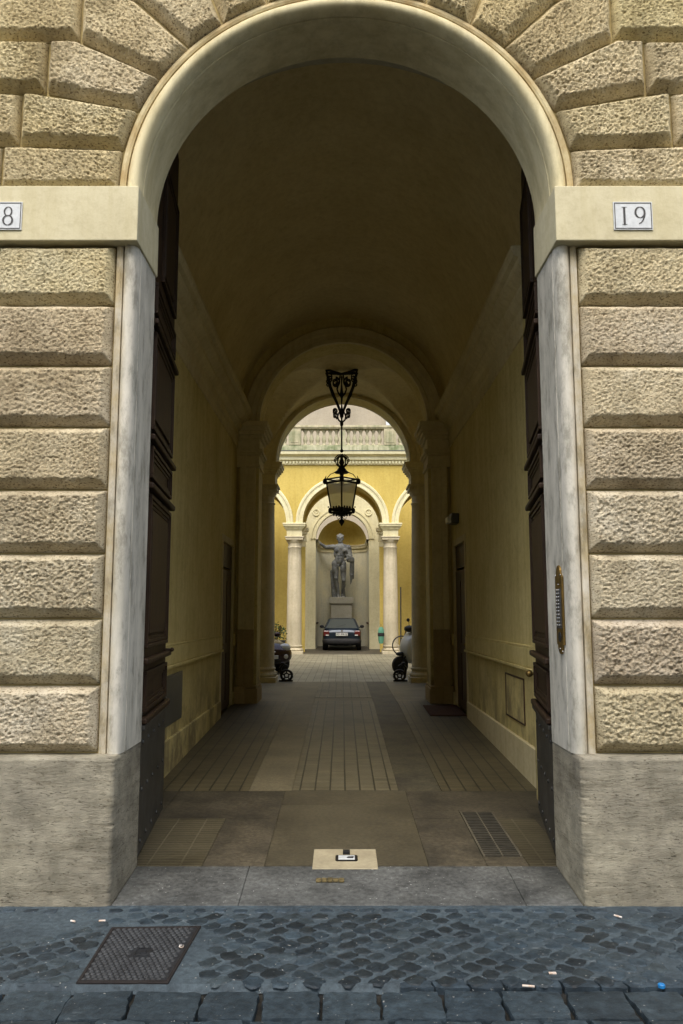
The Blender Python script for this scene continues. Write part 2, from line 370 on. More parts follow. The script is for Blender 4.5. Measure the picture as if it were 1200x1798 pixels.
def sheet(x0, x1, y0, y1, dz=0.0, ny=12, thick=.06):
    mb = MB(); vs = []; fs = []
    for i in range(ny + 1):
        y = y0 + (y1 - y0) * i / ny; z = gz(y) + dz
        vs += [(x0, y, z), (x1, y, z), (x0, y, z - thick), (x1, y, z - thick)]
    for i in range(ny):
        a, b = 4 * i, 4 * i + 4
        fs += [(a, a + 1, b + 1, b), (a + 2, b + 2, b + 3, a + 3), (a, b, b + 2, a + 2), (a + 1, a + 3, b + 3, b + 1)]
    e = 4 * ny; fs += [(0, 2, 3, 1), (e, e + 1, e + 3, e + 2)]
    return mb.add(vs, fs)

# ------------------------------------------------------------------ ground
mb = MB(); mb.box(-30, 30, -25, 4.86, -.30, -.035); struct(mb.build('ground', DIRT))
mb = MB(); mb.box(-30, 30, 4.86, 60, -.36, -.04); struct(mb.build('terrain', DIRT))
# cement bed of the diagonal cobbles, gently uneven
mb = MB(); vs = []; fs = []; nx, ny = 260, 28
for j in range(ny + 1):
    for i in range(nx + 1):
        x = -5.2 + 10.4 * i / nx; y = 3.895 + .055 * max(0, min(1, (x - .1) * 3)) + (4.925 - 3.895 - .055 * max(0, min(1, (x - .1) * 3))) * j / ny
        if j == 0: y += .02 * noise.noise((x * 9, 3, 0)); 
        vs.append((x, y, .003 * noise.noise((x * 2.2, y * 2.2, 0)) + .002 * noise.noise((x * 14, y * 14, 4)) - (.03 if j == 0 else 0)))
for j in range(ny):
    for i in range(nx):
        a = j * (nx + 1) + i; fs.append((a, a + 1, a + nx + 2, a + nx + 1))
mb.add(vs, fs); struct(mb.build('pavement', CEMENT, smooth=True))
def stone(mb, cx, cy, w, d, rot, z, tint, dome=.006, jit=.34, corners=8, sq=.8):
    ring = []
    for k in range(corners * 2):
        t = 2 * pi * (k + .5) / (corners * 2)
        c, s_ = cos(t), sin(t); q = (abs(c) ** (2 / sq * 1.6) + abs(s_) ** (2 / sq * 1.6)) ** (-sq / 3.2)
        rr = q * (1 + random.uniform(-jit, jit) * .5)
        x, y = w * .5 * c * rr, d * .5 * s_ * rr
        ring.append((x * cos(rot) - y * sin(rot), x * sin(rot) + y * cos(rot)))
    n = len(ring); vs = []
    for sc_, dz in ((1.0, -.006), (.95, dome * .3), (.78, dome * .85), (.4, dome)):
        for x, y in ring: vs.append((cx + x * sc_, cy + y * sc_, z + dz + random.uniform(-.0007, .0007)))
    vs.append((cx, cy, z + dome))
    fs = []
    for r_ in range(3):
        for k in range(n): fs.append((r_ * n + k, r_ * n + (k + 1) % n, (r_ + 1) * n + (k + 1) % n, (r_ + 1) * n + k))
    for k in range(n): fs.append((3 * n + k, 3 * n + (k + 1) % n, 4 * n))
    mb.add(vs, fs, tint)
mb = MB()
sp = .150
for r_ in range(13):
    y = 4.755 - r_ * sp * .44
    for i in range(-34, 35):
        x = (i + .5 * (r_ % 2)) * sp + random.uniform(-.012, .012)
        yy = y + random.uniform(-.008, .008)
        if yy < 3.935 or (-1.32 < x < -.74 and 3.88 < yy < 4.66): continue
        # on the flanks the cement has run over most of the stones
        cover = noise.noise((x * .8, yy * 1.3, 2.0)) + (abs(x + .1) - 1.1) * .30
        k = random.random()
        if cover > .22 + .2 * random.random(): continue
        if k < .38: t = random.uniform(.38, .55)
        elif k < .8: t = random.uniform(.60, .85)
        else: t = random.uniform(.95, 1.25)
        if cover > .1: t = 1.05 + random.uniform(-.1, .1)
        q = random.uniform(.96, 1.08)
        stone(mb, x, yy, .100 * random.uniform(.8, 1.12), .092 * random.uniform(.8, 1.1), pi / 4 + random.uniform(-.22, .22), .0, (t * q, t, t * (2 - q)), .0045)
for i in range(-36, 37):
    x = i * .122 + random.uniform(-.01, .01)
    if abs(x) > 1.5 and random.random() < .55: continue
    t = random.choice((.6, .8, 1.1, 1.25)); stone(mb, x, 4.845 + random.uniform(-.008, .008), .085 * random.uniform(.8, 1.1), .065, random.uniform(-.12, .12), .0, (t, t, t * 1.04), .004)
struct(mb.build('street_cobbles', SETT, smooth=True, ang=3.1, tint=True))
# rows of large square setts nearest to the camera, wide gaps between
def sett(mb, cx, cy, w, d, tint, skew=0.0, z=0.0):
    c = [(-w / 2, -d / 2), (w / 2, -d / 2), (w / 2, d / 2), (-w / 2, d / 2)]
    c = [(x + random.uniform(-.010, .010) + skew * y, y + random.uniform(-.008, .008)) for x, y in c]
    ring = []
    m = 7
    for k in range(4):
        a, b = c[k], c[(k + 1) % 4]
        for i in range(m):
            t = i / m; x = a[0] + (b[0] - a[0]) * t; y = a[1] + (b[1] - a[1]) * t
            rnd = .972 if i == 0 else 1.0
            j = noise.noise(((cx + x) * 22, (cy + y) * 22, k)) * .014 + noise.noise(((cx + x) * 60, (cy + y) * 60, k)) * .008
            l = math.hypot(x, y); ring.append((x * rnd * (1 + j / l), y * rnd * (1 + j / l)))
    n = len(ring); vs = []
    tilt = random.uniform(-.02, .02), random.uniform(-.02, .02)
    for s_, dz in ((1.0, -.04), (.994, -.008), (.978, -.001), (.88, .0005), (.45, .002)):
        for x, y in ring:
            X, Y = x * s_, y * s_
            vs.append((cx + X, cy + Y, z + dz + X * tilt[0] + Y * tilt[1] + .0025 * noise.noise(((cx + X) * 15, (cy + Y) * 15, 0))))
    vs.append((cx, cy, z + .004)); fs = []
    for r_ in range(4):
        for k in range(n): fs.append((r_ * n + k, r_ * n + (k + 1) % n, (r_ + 1) * n + (k + 1) % n, (r_ + 1) * n + k))
    for k in range(n): fs.append((4 * n + k, 4 * n + (k + 1) % n, 5 * n))
    mb.add(vs, fs, tint)
mb = MB(); y = 3.875
for r_ in range(9):
    d = .262 if r_ == 0 else random.uniform(.17, .2); x = -4.4 + random.uniform(0, .2)
    while x < 4.4:
        wd = random.uniform(.235, .275) if r_ == 0 else random.uniform(.16, .24)
        if r_ == 0 and x < -.75: wd += .03
        t = random.uniform(.72, 1.05); q = random.uniform(.97, 1.04)
        sett(mb, x + wd / 2, y - d / 2, wd - .008, d - .008, (t * q, t, t * (2 - q)), skew=random.uniform(-.06, .04), z=-.004)
        x += wd + .008
    y -= d + .004
x = .22
while x < 4.2:
    wd = random.uniform(.12, .17); t = random.uniform(.7, 1.1)
    sett(mb, x + wd / 2, 3.955, wd - .006, .105, (t, t, t * 1.03), skew=random.uniform(-.3, -.05), z=-.003); x += wd + .003
struct(mb.build('street_setts', SETT, smooth=True, ang=.45, tint=True))

# threshold and passage paving
mb = MB(); y0, y1 = 4.925, 5.505
xs = [-1.385, -.64, 1.05, 1.385]
for a, b in zip(xs, xs[1:]):
    q = sheet(a + .0008, b - .0008, y0, y1 - .0, .004, 6); mb.add(q.v, q.f)
struct(mb.build('threshold', THRESH, bevel=.006))
def floor_part(name, mat, rects, dz=0.0):
    mb = MB()
    for x0, x1, a, b in rects:
        q = sheet(x0, x1, a, b, dz); mb.add(q.v, q.f)
    return struct(mb.build(name, mat))
floor_part('passage_floor_slabs', SLAB, [(-.955, -.545, 5.508, 6.6), (-1.50, -.545, 6.603, 7.475), (.545, .93, 5.508, 6.6), (.545, 1.50, 6.85, 7.475), (-1.775, -1.503, 5.508, 7.475), (1.503, 1.775, 5.508, 7.475), (1.21, 1.50, 6.60, 6.847), (.545, .93, 6.603, 6.847), (.933, 1.207, 5.508, 5.70), (.933, 1.207, 6.80, 6.847)], 0)
floor_part('passage_center_slab', SLAB2, [(-.541, .541, 5.508, 7.02), (-.541, .541, 7.025, 7.475)], .004)
floor_part('passage_ribbed_sides', RIBD, [(-1.50, -.958, 5.508, 6.6), (1.21, 1.50, 5.508, 6.597)], .002)
floor_part('passage_side_paving', RIBS, [(-1.778, -.875, 7.478, 13.35), (.875, 1.778, 7.478, 13.35)], 0)
floor_part('passage_center_paving', RIBC, [(-.482, .482, 7.478, 13.40), (-.482, .482, 13.9, 16.9)], .003)
floor_part('passage_pale_track', TRACKL, [(-.872, -.485, 7.478, 17.1)], .001)
floor_part('passage_muddy_track', TRACKR, [(.485, .872, 7.478, 17.1)], -.004)
floor_part('loggia_floor', TRACKL, [(-7.5, -.875, 13.353, 17.1), (.875, 7.5, 13.353, 17.1), (-.482, .482, 13.403, 13.897), (-.482, .482, 16.903, 17.1)], 0)
floor_part('courtyard_floor', COBB, [(-7.5, 7.5, 17.103, 28.4)], 0)
floor_part('far_loggia_floor', SLAB, [(-7.5, 7.5, 28.403, 32.7), (-1.08, 1.08, 32.703, 36.6)], .0)

# ------------------------------------------------------------------ street facade
fac = thing('palace_facade', 'rusticated stone street front around the tall arched gateway', 'facade', (0, 5.3, 0)); fac.scale.x = 1.025
mb = MB(); arch_wall(mb, -5.2, 5.2, 0, 13, 0, 1.478, 4.5, 5.062, 5.518)
mb.build('wall', GROUT, fac)
def dist_seg(px, pz, a, b):
    ax, az = a; bx, bz = b; dx, dz = bx - ax, bz - az; l = dx * dx + dz * dz
    t = max(0, min(1, ((px - ax) * dx + (pz - az) * dz) / l)) if l else 0
    return math.hypot(px - ax - t * dx, pz - az - t * dz)
def along(pl, t):
    ls = [math.dist(a, b) for a, b in zip(pl, pl[1:])]; tot = sum(ls); s_ = t * tot
    for (a, b), l in zip(zip(pl, pl[1:]), ls):
        if s_ <= l or b is pl[-1]: u = min(1, s_ / l); return (a[0] + (b[0] - a[0]) * u, a[1] + (b[1] - a[1]) * u)
        s_ -= l
YJ, YF = 5.055, 4.972
BLK = MB()
def rblock(bot, top, rs=0, step=.0068, cham=.062):
    """one rough hewn block between a bottom and a top edge line (both left to right)"""
    w_ = max(math.dist(bot[0], bot[-1]), math.dist(top[0], top[-1])); h_ = max(math.dist(bot[0], top[0]), math.dist(bot[-1], top[-1]))
    nb = len(bot) - 1
    nu = max(6, int(w_ / step)); nv = max(5, int(h_ / step))
    bl = bot + top[::-1]; seg = [(bl[i], bl[(i + 1) % len(bl)]) for i in range(len(bl))]
    tt = random.uniform(.90, 1.06); tc = (tt, tt * random.uniform(.97, 1.0), tt * random.uniform(.88, 1.0)); vs = []
    off = random.random() * 50; amp = random.uniform(.75, 1.15); dep = random.uniform(.9, 1.04)
    for j in range(nv + 1):
        for i in range(nu + 1):
            b, t = along(bot, i / nu), along(top, i / nu); v = j / nv
            x, z = b[0] + (t[0] - b[0]) * v, b[1] + (t[1] - b[1]) * v
            dd = [dist_seg(x, z, *s_) for s_ in seg]; d = min(dd); db = min(dd[:nb])
            e = noise.noise((x * 9, z * 9, off)) * .010
            k = max(0.0, min(1.0, (db + e * (1 if db > .004 else 0)) / cham)) ** .9; k = min(k, max(0.0, min(1.0, (d + .6 * e * (1 if d > .004 else 0)) / (cham * .66))) ** .6)
            n1 = noise.noise((x * 58, z * 74, off)); n2 = noise.noise((x * 98, z * 112, off + 9)); n3 = noise.noise((x * 5, z * 5, off))
            rough = amp * (.0090 * n1 + .0090 * n2 + .011 * min(0, n1 + .10)) * min(1, d / .012) * (0.40 + .60 * min(1, max(0, (k - .75) * 4))) + .005 * n3 * (k >= 1)
            vs.append((x, YJ - (YJ - YF) * k * dep - rough, z))
    fs = [(j * (nu + 1) + i, j * (nu + 1) + i + 1, (j + 1) * (nu + 1) + i + 1, (j + 1) * (nu + 1) + i) for j in range(nv) for i in range(nu)]
    BLK.add(vs, fs, tc)
def rrect(x0, x1, z0, z1):
    g = .006; x0 += g; x1 -= g; z0 += g; z1 -= g
    rblock([(x0, z0), (x1, z0)], [(x0, z1), (x1, z1)], step=.0068 if min(abs(x0), abs(x1)) < 2.45 and z0 < 6.2 else .03)
for sgn in (-1, 1):
    ch = (4.12 - .85) / 8
    for k in range(8):
        z0 = .85 + ch * k; x = 1.492; first = .77 if k % 2 else 1.18
        while x < 5.0:
            wd = first if x < 1.5 else 1.25
            x1 = min(x + wd, 5.2); a, b = (x, x1) if sgn > 0 else (-x1, -x); rrect(a, b, z0, z0 + ch); x = x1
# voussoirs: (bottom line, top line) for the right half, mirrored for the left
VS = [([(1.495, 4.505), (2.26, 4.505)], [(1.482, 4.80), (2.26, 4.83)]),
      ([(1.478, 4.812), (2.15, 4.842)], [(1.395, 5.085), (2.10, 5.215), (2.15, 5.215)]),
      ([(1.388, 5.098), (1.99, 5.228)], [(1.255, 5.325), (1.80, 5.600), (1.99, 5.600)]),
      ([(1.248, 5.338), (1.78, 5.612)], [(1.068, 5.560), (1.43, 5.905), (1.78, 5.99)]),
      ([(1.058, 5.572), (1.41, 5.918), (1.75, 6.01)], [(.842, 5.735), (1.05, 6.28), (1.75, 6.37)]),
      ([(.830, 5.745), (1.03, 6.29)], [(.545, 5.895), (.68, 6.75), (1.03, 6.75)]),
      ([(.533, 5.90), (.66, 6.75)], [(.195, 5.99), (.24, 6.75)])]
for bt, tp in VS:
    rblock(bt, tp); rblock([(-x, z) for x, z in bt][::-1], [(-x, z) for x, z in tp][::-1]) if False else None
    mb_l = ([(-x, z) for x, z in bt], [(-x, z) for x, z in tp]); rblock(*mb_l)
rblock([(-.186, 5.992), (.186, 5.992)], [(-.23, 6.75), (.23, 6.75)])
for sgn in (-1, 1):
    for k, (xs_, z0, z1) in enumerate([(2.27, 4.505, 4.83), (2.16, 4.835, 5.215), (2.0, 5.22, 5.60), (1.79, 5.605, 5.99), (1.76, 5.995, 6.37), (1.04, 6.375, 6.75)]):
        x = xs_
        while x < 5.0:
            x1 = min(x + 1.1, 5.2); a, b = (x, x1) if sgn > 0 else (-x1, -x); rrect(a, b, z0, z1); x = x1
for k in range(3):
    x = -5.2 + (.0 if k % 2 else .5)
    while x < 5.0:
        x1 = min(x + 1.1, 5.2); rrect(x, x1, 6.76 + .39 * k, 6.76 + .39 * (k + 1)); x = x1
BLK.build('rusticated_blocks', BLOCK, fac, smooth=True, ang=3.1, tint=True)
mb = MB(); mb.box(-5.2, 5.2, 4.93, 5.06, 7.95, 8.15); mb.build('string_course', IMPOST, fac, bevel=.01)
# plinths: worn travertine blocks
def plinth(sg):
    mb = MB(); nz, ny_ = 110, 0; vs = []; fs = []
    # a path round the front and the reveal, corner rounded and chipped
    path = []
    for i in range(150): path.append((5.2 - (5.2 - 1.385) * i / 149, 4.912, 0, -1))
    for i in range(1, 7):
        t = pi / 2 * i / 7; path.append((1.385 - .03 * sin(t), 4.942 - .03 * cos(t), -sin(t), -cos(t)))
    for i in range(41): path.append((1.355, 4.942 + (5.53 - 4.942) * i / 40, -1, 0))
    m = len(path)
    for j in range(nz + 1):
        z = -.05 + .895 * j / nz
        for x, y, nx_, ny2 in path:
            corner = math.exp(-((x - 1.37) ** 2 + (y - 4.93) ** 2) / .0012)
            chip = corner * (.004 + .014 * max(0, noise.noise((sg * 3, 5, z * 9))) + .012 * max(0, noise.noise((sg * 3, 9, z * 50)))) + max(0, (j - nz + 2)) * .005
            d = .0012 * noise.noise((x * 9 * sg, y * 9, z * 18)) + .003 * noise.noise((x * 2 * sg, y * 2, z * 3)) - chip
            vs.append((sg * (x + nx_ * d), y + ny2 * d, z))
    for j in range(nz):
        for i in range(m - 1): a = j * m + i; fs.append((a, a + 1, a + m + 1, a + m))
    n0 = len(vs); vs += [(sg * 5.2, 5.54, .845), (sg * 5.2, 5.54, -.05)]
    top = [nz * m + i for i in range(m)]
    fs.append(tuple(top + [n0])); fs.append((n0, top[-1], m - 1, n0 + 1))
    mb.add(vs, fs); o = mb.build('plinth', TRAV, fac, smooth=True, ang=.7)
for sg in (-1, 1): plinth(sg)
# jamb and archivolt share one moulded section (r, y)
def msec():
    p = [(1.486, 5.20), (1.486, 5.030), (1.462, 5.024), (1.446, 5.030), (1.443, 5.056)]
    for i in range(9):
        t = pi * i / 8 * .92; p.append((1.4005 + .040 * cos(t), 5.048 - .040 * sin(t)))
    p += [(1.353, 5.066), (1.351, 5.10), (1.359, 5.104), (1.359, 5.114), (1.350, 5.118), (1.350, 5.517), (1.40, 5.517), (1.40, 5.20)]
    return p
SEC = msec()
for sg in (-1, 1):
    mb = MB(); mb.prism([(sg * r, y) for r, y in SEC], 'z', .846, 4.125); mb.build('jamb', JAMB, fac, smooth=True, ang=.5)
    mb = MB()
    pr = [(1.338, 4.945), (5.2, 4.945), (5.2, 5.06), (1.46, 5.06), (1.46, 5.53), (1.338, 5.53)]
    mb.prism([(sg * x, y) for x, y in pr], 'z', 4.12, 4.5); mb.build('impost_band', IMPOST, fac, bevel=.006)
mb = MB(); mb.arc(SEC, 0, 4.5, 0, pi, 72); mb.build('archivolt', ARCHV, fac, smooth=True, ang=.5)

# number plaques
def stroke(mb, pts, ws, y):
    """flat ribbon lettering on a plane y = const"""
    vs = []; fs = []; k = len(pts)
    for i, p in enumerate(pts):
        a, b = pts[max(i - 1, 0)], pts[min(i + 1, k - 1)]; dx, dz = b[0] - a[0], b[1] - a[1]; l = math.hypot(dx, dz) or 1
        w_ = ws[i] if isinstance(ws, list) else ws
        vs += [(p[0] - dz / l * w_ / 2, y, p[1] + dx / l * w_ / 2), (p[0] + dz / l * w_ / 2, y, p[1] - dx / l * w_ / 2)]
    for i in range(k - 1): fs.append((2 * i, 2 * i + 1, 2 * i + 3, 2 * i + 2))
    mb.add(vs, fs)
def ell(cx, cz, rx, rz, t0, t1, n=24): return [(cx + rx * cos(t0 + (t1 - t0) * i / n), cz + rz * sin(t0 + (t1 - t0) * i / n)) for i in range(n + 1)]
def wmod(n, a, b, ph=0): return [a + (b - a) * abs(cos(2 * pi * i / n / 2 * 2 + ph)) for i in range(n + 1)]
def one(mb, x, z, h, y):
    stroke(mb, [(x, z), (x, z + h)], .014, y); stroke(mb, [(x - .017, z + .002), (x + .017, z + .002)], .004, y - .0004); stroke(mb, [(x - .017, z + h - .002), (x + .017, z + h - .002)], .004, y - .0004)
def plaque(label, x0, x1, z0, z1, digits):
    t = thing('house_number_plaque', label, 'number plaque', ((x0 + x1) / 2, 4.945, z0), 'marble house number plaques')
    mb = MB(); mb.box(x0, x1, 4.936, 4.946, z0, z1); mb.build('plate', MARB, t)
    y = 4.9335; mb = MB(); e = .006; w_ = .005
    for a, b, c, d in ((x0 + e, x1 - e, z1 - e - w_, z1 - e), (x0 + e, x1 - e, z0 + e, z0 + e + w_), (x0 + e, x0 + e + w_, z0 + e + w_, z1 - e - w_), (x1 - e - w_, x1 - e, z0 + e + w_, z1 - e - w_)):
        mb.box(a, b, 4.934, 4.9365, c, d)
    mb.build('border', INK, t)
    mb = MB(); h = (z1 - z0) * .64; zb = z0 + (z1 - z0) * .17
    for d, cx in digits:
        if d == '1': one(mb, cx, zb, h, y)
        if d == '9':
            stroke(mb, ell(cx, zb + h * .70, .030, h * .30, 0, 2 * pi, 32), wmod(32, .004, .013), y)
            stroke(mb, ell(cx - .028, zb + h * .66, .058, h * .64, .0, -1.25, 14), [.013 - .008 * i / 14 for i in range(15)], y - .0004)
        if d == '8':
            stroke(mb, ell(cx, zb + h * .75, .024, h * .25, 0, 2 * pi, 28), wmod(28, .004, .010), y)
            stroke(mb, ell(cx, zb + h * .26, .030, h * .27, 0, 2 * pi, 28), wmod(28, .004, .012), y - .0004)
    mb.build('digits', INK, t)
plaque('white marble plaque with number 19 on the right cream band', 1.75, 2.005, 4.19, 4.382, [('1', 1.82), ('9', 1.923)])
plaque('white marble plaque with number 18 on the left cream band', -2.385, -2.13, 4.19, 4.382, [('1', -2.315), ('8', -2.22)])

# ------------------------------------------------------------------ gate leaves
def gate(sg, label):
    """local: x from the hinge to the free edge, face with panels on y = -sg*..."""
    W_ = 1.33; t = thing('gate_leaf', label, 'gate', (0, 0, 0), 'open wooden gate leaves')
    top = [(W_ - 1.345 * cos(pi / 2 * i / 16), 4.50 + 1.345 * sin(pi / 2 * i / 16)) for i in range(17)]
    top = [(max(0, x), z) for x, z in top]
    f = sg  # +1: the visible face looks to local +y
    mb = MB(); mb.prism([(0, 0.0), (W_, 0.0)] + [(W_, top[-1][1])] + top[::-1][1:], 'y', -.045, .045); mb.build('slab', WOOD, t, bevel=.006)
    yF = .045 * f
    def fr(u0, u1, z0, z1, nm='panel'):
        mb = MB()
        for k, (w_, h) in enumerate(((0, .030), (.030, .018), (.055, .008))):
            a, b, c, d = u0 + w_, u1 - w_, z0 + w_, z1 - w_; e = .028
            ya, yb = sorted((yF, yF + f * h))
            mb.box(a, b, ya, yb, c, c + e); mb.box(a, b, ya, yb, d - e, d); mb.box(a, a + e, ya, yb, c + e, d - e); mb.box(b - e, b, ya, yb, c + e, d - e)
        ya, yb = sorted((yF, yF + f * .020)); mb.box(u0 + .13, u1 - .13, ya, yb, z0 + .10, z1 - .10) if z1 - z0 > .3 else None
        mb.build(nm, WOOD, t, bevel=.006)
    for z0, z1 in ((.96, 1.24), (1.40, 2.50), (2.62, 2.86), (2.98, 3.72), (3.86, 4.10)): fr(.10, W_ - .10, z0, z1)
    fr(.42, W_ - .10, 4.24, 5.25)
    ya, yb = sorted((yF, yF + f * .05))
    for z0 in (.885, 1.29, 2.53, 2.885, 3.75): 
        mb = MB(); mb.box(.02, W_ - .0, ya, yb, z0, z0 + .045); mb.build('rail', WOOD, t, bevel=.012)
    ya, yb = sorted((yF, yF + f * .012)); mb = MB(); mb.box(.0, W_ + .004, ya, yb, .015, .86)
    ya, yb = sorted((yF, yF + f * .040)); mb.box(-.0, W_ + .006, ya, yb, .85, .88)
    k = mb.build('kick_plate', STEEL, t, bevel=.003)
    mb = MB()
    for u in (.12, .38, .64, .92, 1.2):
        for z in (.10, .44, .76): mb = MB(); mb.ball((u + random.uniform(-.01, .01), yF + f * .014, z), (.016, .010, .016), 8, 6); mb.build('stud', STEEL, k, smooth=True)
    mb = MB(); kz = 1.14 if sg > 0 else 1.34; mb.ball((W_ - .06, yF + f * .06, kz), .030 if sg > 0 else .018, 14, 8); mb.tube([(W_ - .06, yF, kz), (W_ - .06, yF + f * .06, kz)], .012); mb.build('knob', BRASS if sg > 0 else WOOD, t, smooth=True)
    for z in (.5, 2.2, 3.9): mb = MB(); mb.tube([(-.012, yF * .6, z), (-.012, yF * .6, z + .2)], .016); mb.build('hinge', STEEL, t, smooth=True)
    return t
g1 = gate(-1, 'dark wooden gate leaf folded open along the left passage wall'); place(g1, -1.465, 5.585, .055, R(95.1))
g2 = gate(1, 'dark wooden gate leaf folded open on the right, brass knob near its edge'); place(g2, 1.465, 5.585, .055, R(81.3))

# ------------------------------------------------------------------ intercom on the right reveal
t = thing('intercom_panel', 'tall brass doorbell panel with two columns of buttons on right jamb', 'intercom', (1.35, 5.19, 1.45))
mb = MB(); pr = []; yc, hw = 5.185, .078
for i in range(9): a = pi * i / 8; pr.append((yc + hw * .62 * cos(a), 1.955 + .055 * sin(a)))
pr = [(yc + hw, 1.50)] + [(yc + hw, 1.935)] + pr + [(yc - hw, 1.935), (yc - hw, 1.50)] + [(yc - hw * .7 * cos(pi * i / 8), 1.50 - .06 * sin(pi * i / 8)) for i in range(9)]
mb.prism(pr, 'x', 1.371, 1.385); p_ = mb.build('plate', BRASS, t, bevel=.002)
mb = MB(); mb.box(1.3685, 1.3712, yc - .055, yc + .055, 1.605, 1.86); mb.build('name_strip', INK, t)
for r_ in range(11):
    for c in (-1, 1):
        mb = MB(); z = 1.85 - r_ * .0225; mb.lathe([(.0, 0), (.0085, 0), (.0085, .006), (.006, .009), (0.0001, .0095)], (1.3685, yc + c * .022, z), 10, 'x')
        for i in range(len(mb.v)): mb.v[i] = (2 * 1.3685 - mb.v[i][0], mb.v[i][1], mb.v[i][2])
        mb.build('button', CHROME, t, smooth=True)
for dy, z in ((-.06, 1.945), (.06, 1.945), (0, 1.885), (0, 1.475), (-.058, 1.46)): mb = MB(); mb.ball((1.3705, yc + dy, z), (.004, .006, .006), 8, 6); mb.build('screw', CHROME, t, smooth=True)
mb = MB(); mb.lathe([(.0001, -.004), (.028, -.004), (.032, .0), (.0001, .001)], (1.3708, yc, 1.55), 20, 'x'); mb.build('speaker_grille', RUSTI, t, smooth=True)

# ------------------------------------------------------------------ passage
for sg, nm in ((-1, 'left'), (1, 'right')):
    t = thing('passage_wall', 'ochre plaster wall with chair rail and skirting along the %s side of the passage' % nm, 'wall', (sg * 1.9, 9, 0))
    def bx(x0, x1, y0, y1, z0, z1, mb):
        a, b = sorted((sg * x0, sg * x1)); mb.box(a, b, y0, y1, z0, z1)
    mb = MB(); bx(1.78, 2.4, 5.89, 11.68, -.1, 5.08, mb); bx(1.78, 2.4, 12.86, 13.2, -.1, 5.08, mb); bx(1.78, 2.4, 11.68, 12.86, 2.78, 5.08, mb); bx(2.06, 2.4, 11.68, 12.86, -.1, 2.78, mb)
    mb.build('plaster', PASSW, t)
    mb = MB(); bx(1.665, 1.79, 7.02, 7.20, -.1, 4.80, mb); mb.build('pilaster_strip', PASSW, t, bevel=.006)
    mb = MB(); bx(1.745, 1.79, 7.20, 11.60, 1.19, 1.37, mb); bx(1.725, 1.79, 7.20, 11.60, 1.155, 1.186, mb); bx(1.755, 1.79, 7.20, 11.60, 1.373, 1.392, mb); bx(1.745, 1.79, 12.93, 13.1, 1.19, 1.37, mb)
    mb.build('chair_rail', PASSW, t, bevel=.004)
    mb = MB(); bx(1.750, 1.79, 7.20, 11.62, -.05, .455, mb); bx(1.750, 1.79, 12.92, 13.12, -.05, .455, mb); mb.build('skirting', PASSW if sg < 0 else CORN, t, bevel=.008)
    mb = MB(); pr = [(1.80, 4.44), (1.765, 4.45), (1.765, 4.57), (1.745, 4.59), (1.745, 4.70), (1.71, 4.73), (1.68, 4.78), (1.68, 4.82), (1.62, 4.86), (1.59, 4.89), (1.59, 4.95), (1.55, 4.97), (1.53, 5.01), (1.53, 5.06), (1.80, 5.06)]
    mb.prism([(sg * x, z) for x, z in pr], 'y', 6.97, 13.10); mb.build('cornice', CORN, t)
    # side door in the wall
    d = thing('side_door', 'plain brown wooden door recessed in the %s passage wall' % nm, 'door', (sg * 1.9, 12.27, .26), 'side doors of the passage')
    mb = MB()
    bx(1.768, 1.84, 11.60, 11.70, .22, 2.86, mb); bx(1.768, 1.84, 12.84, 12.92, .22, 2.86, mb); bx(1.768, 1.84, 11.70, 12.84, 2.76, 2.86, mb)
    mb.build('frame', CORN, d, bevel=.005)
    mb = MB(); bx(1.805, 1.85, 11.70, 12.84, .27, 2.36, mb); mb.build('panel', DOORW, d)
    mb = MB(); bx(1.805, 1.85, 11.70, 12.84, 2.40, 2.76, mb); mb.build('transom', DOORW, d)
    mb = MB()
    for z0, z1 in ((.4, 1.1), (1.25, 2.2)):
        for y0, y1 in ((11.78, 12.22), (12.32, 12.76)): bx(1.793, 1.804, y0, y1, z0, z1, mb)
    mb.build('raised_panels', DOORW, d, bevel=.01)
    mb = MB(); mb.ball((sg * 1.775, 11.76, 1.25), .025); mb.build('handle', BRASS, d, smooth=True)
# vault
t = thing('passage_vault', 'dark ochre barrel vault covering the entrance passage', 'vault', (0, 9, 4.9))
mb = MB(); mb.arc([(1.77, 5.89), (2.1, 5.89), (2.1, 13.2), (1.77, 13.2)], 0, 4.99, 0, pi, 48); mb.build('barrel', VAULT, t, smooth=True)
mb = MB(); arch_wall(mb, -2.4, 2.4, 0, 7.3, 0, 1.66, 4.52, 5.525, 5.885, rise=1.56); mb.build('rear_arch', VAULTB, t, smooth=True, ang=.4)

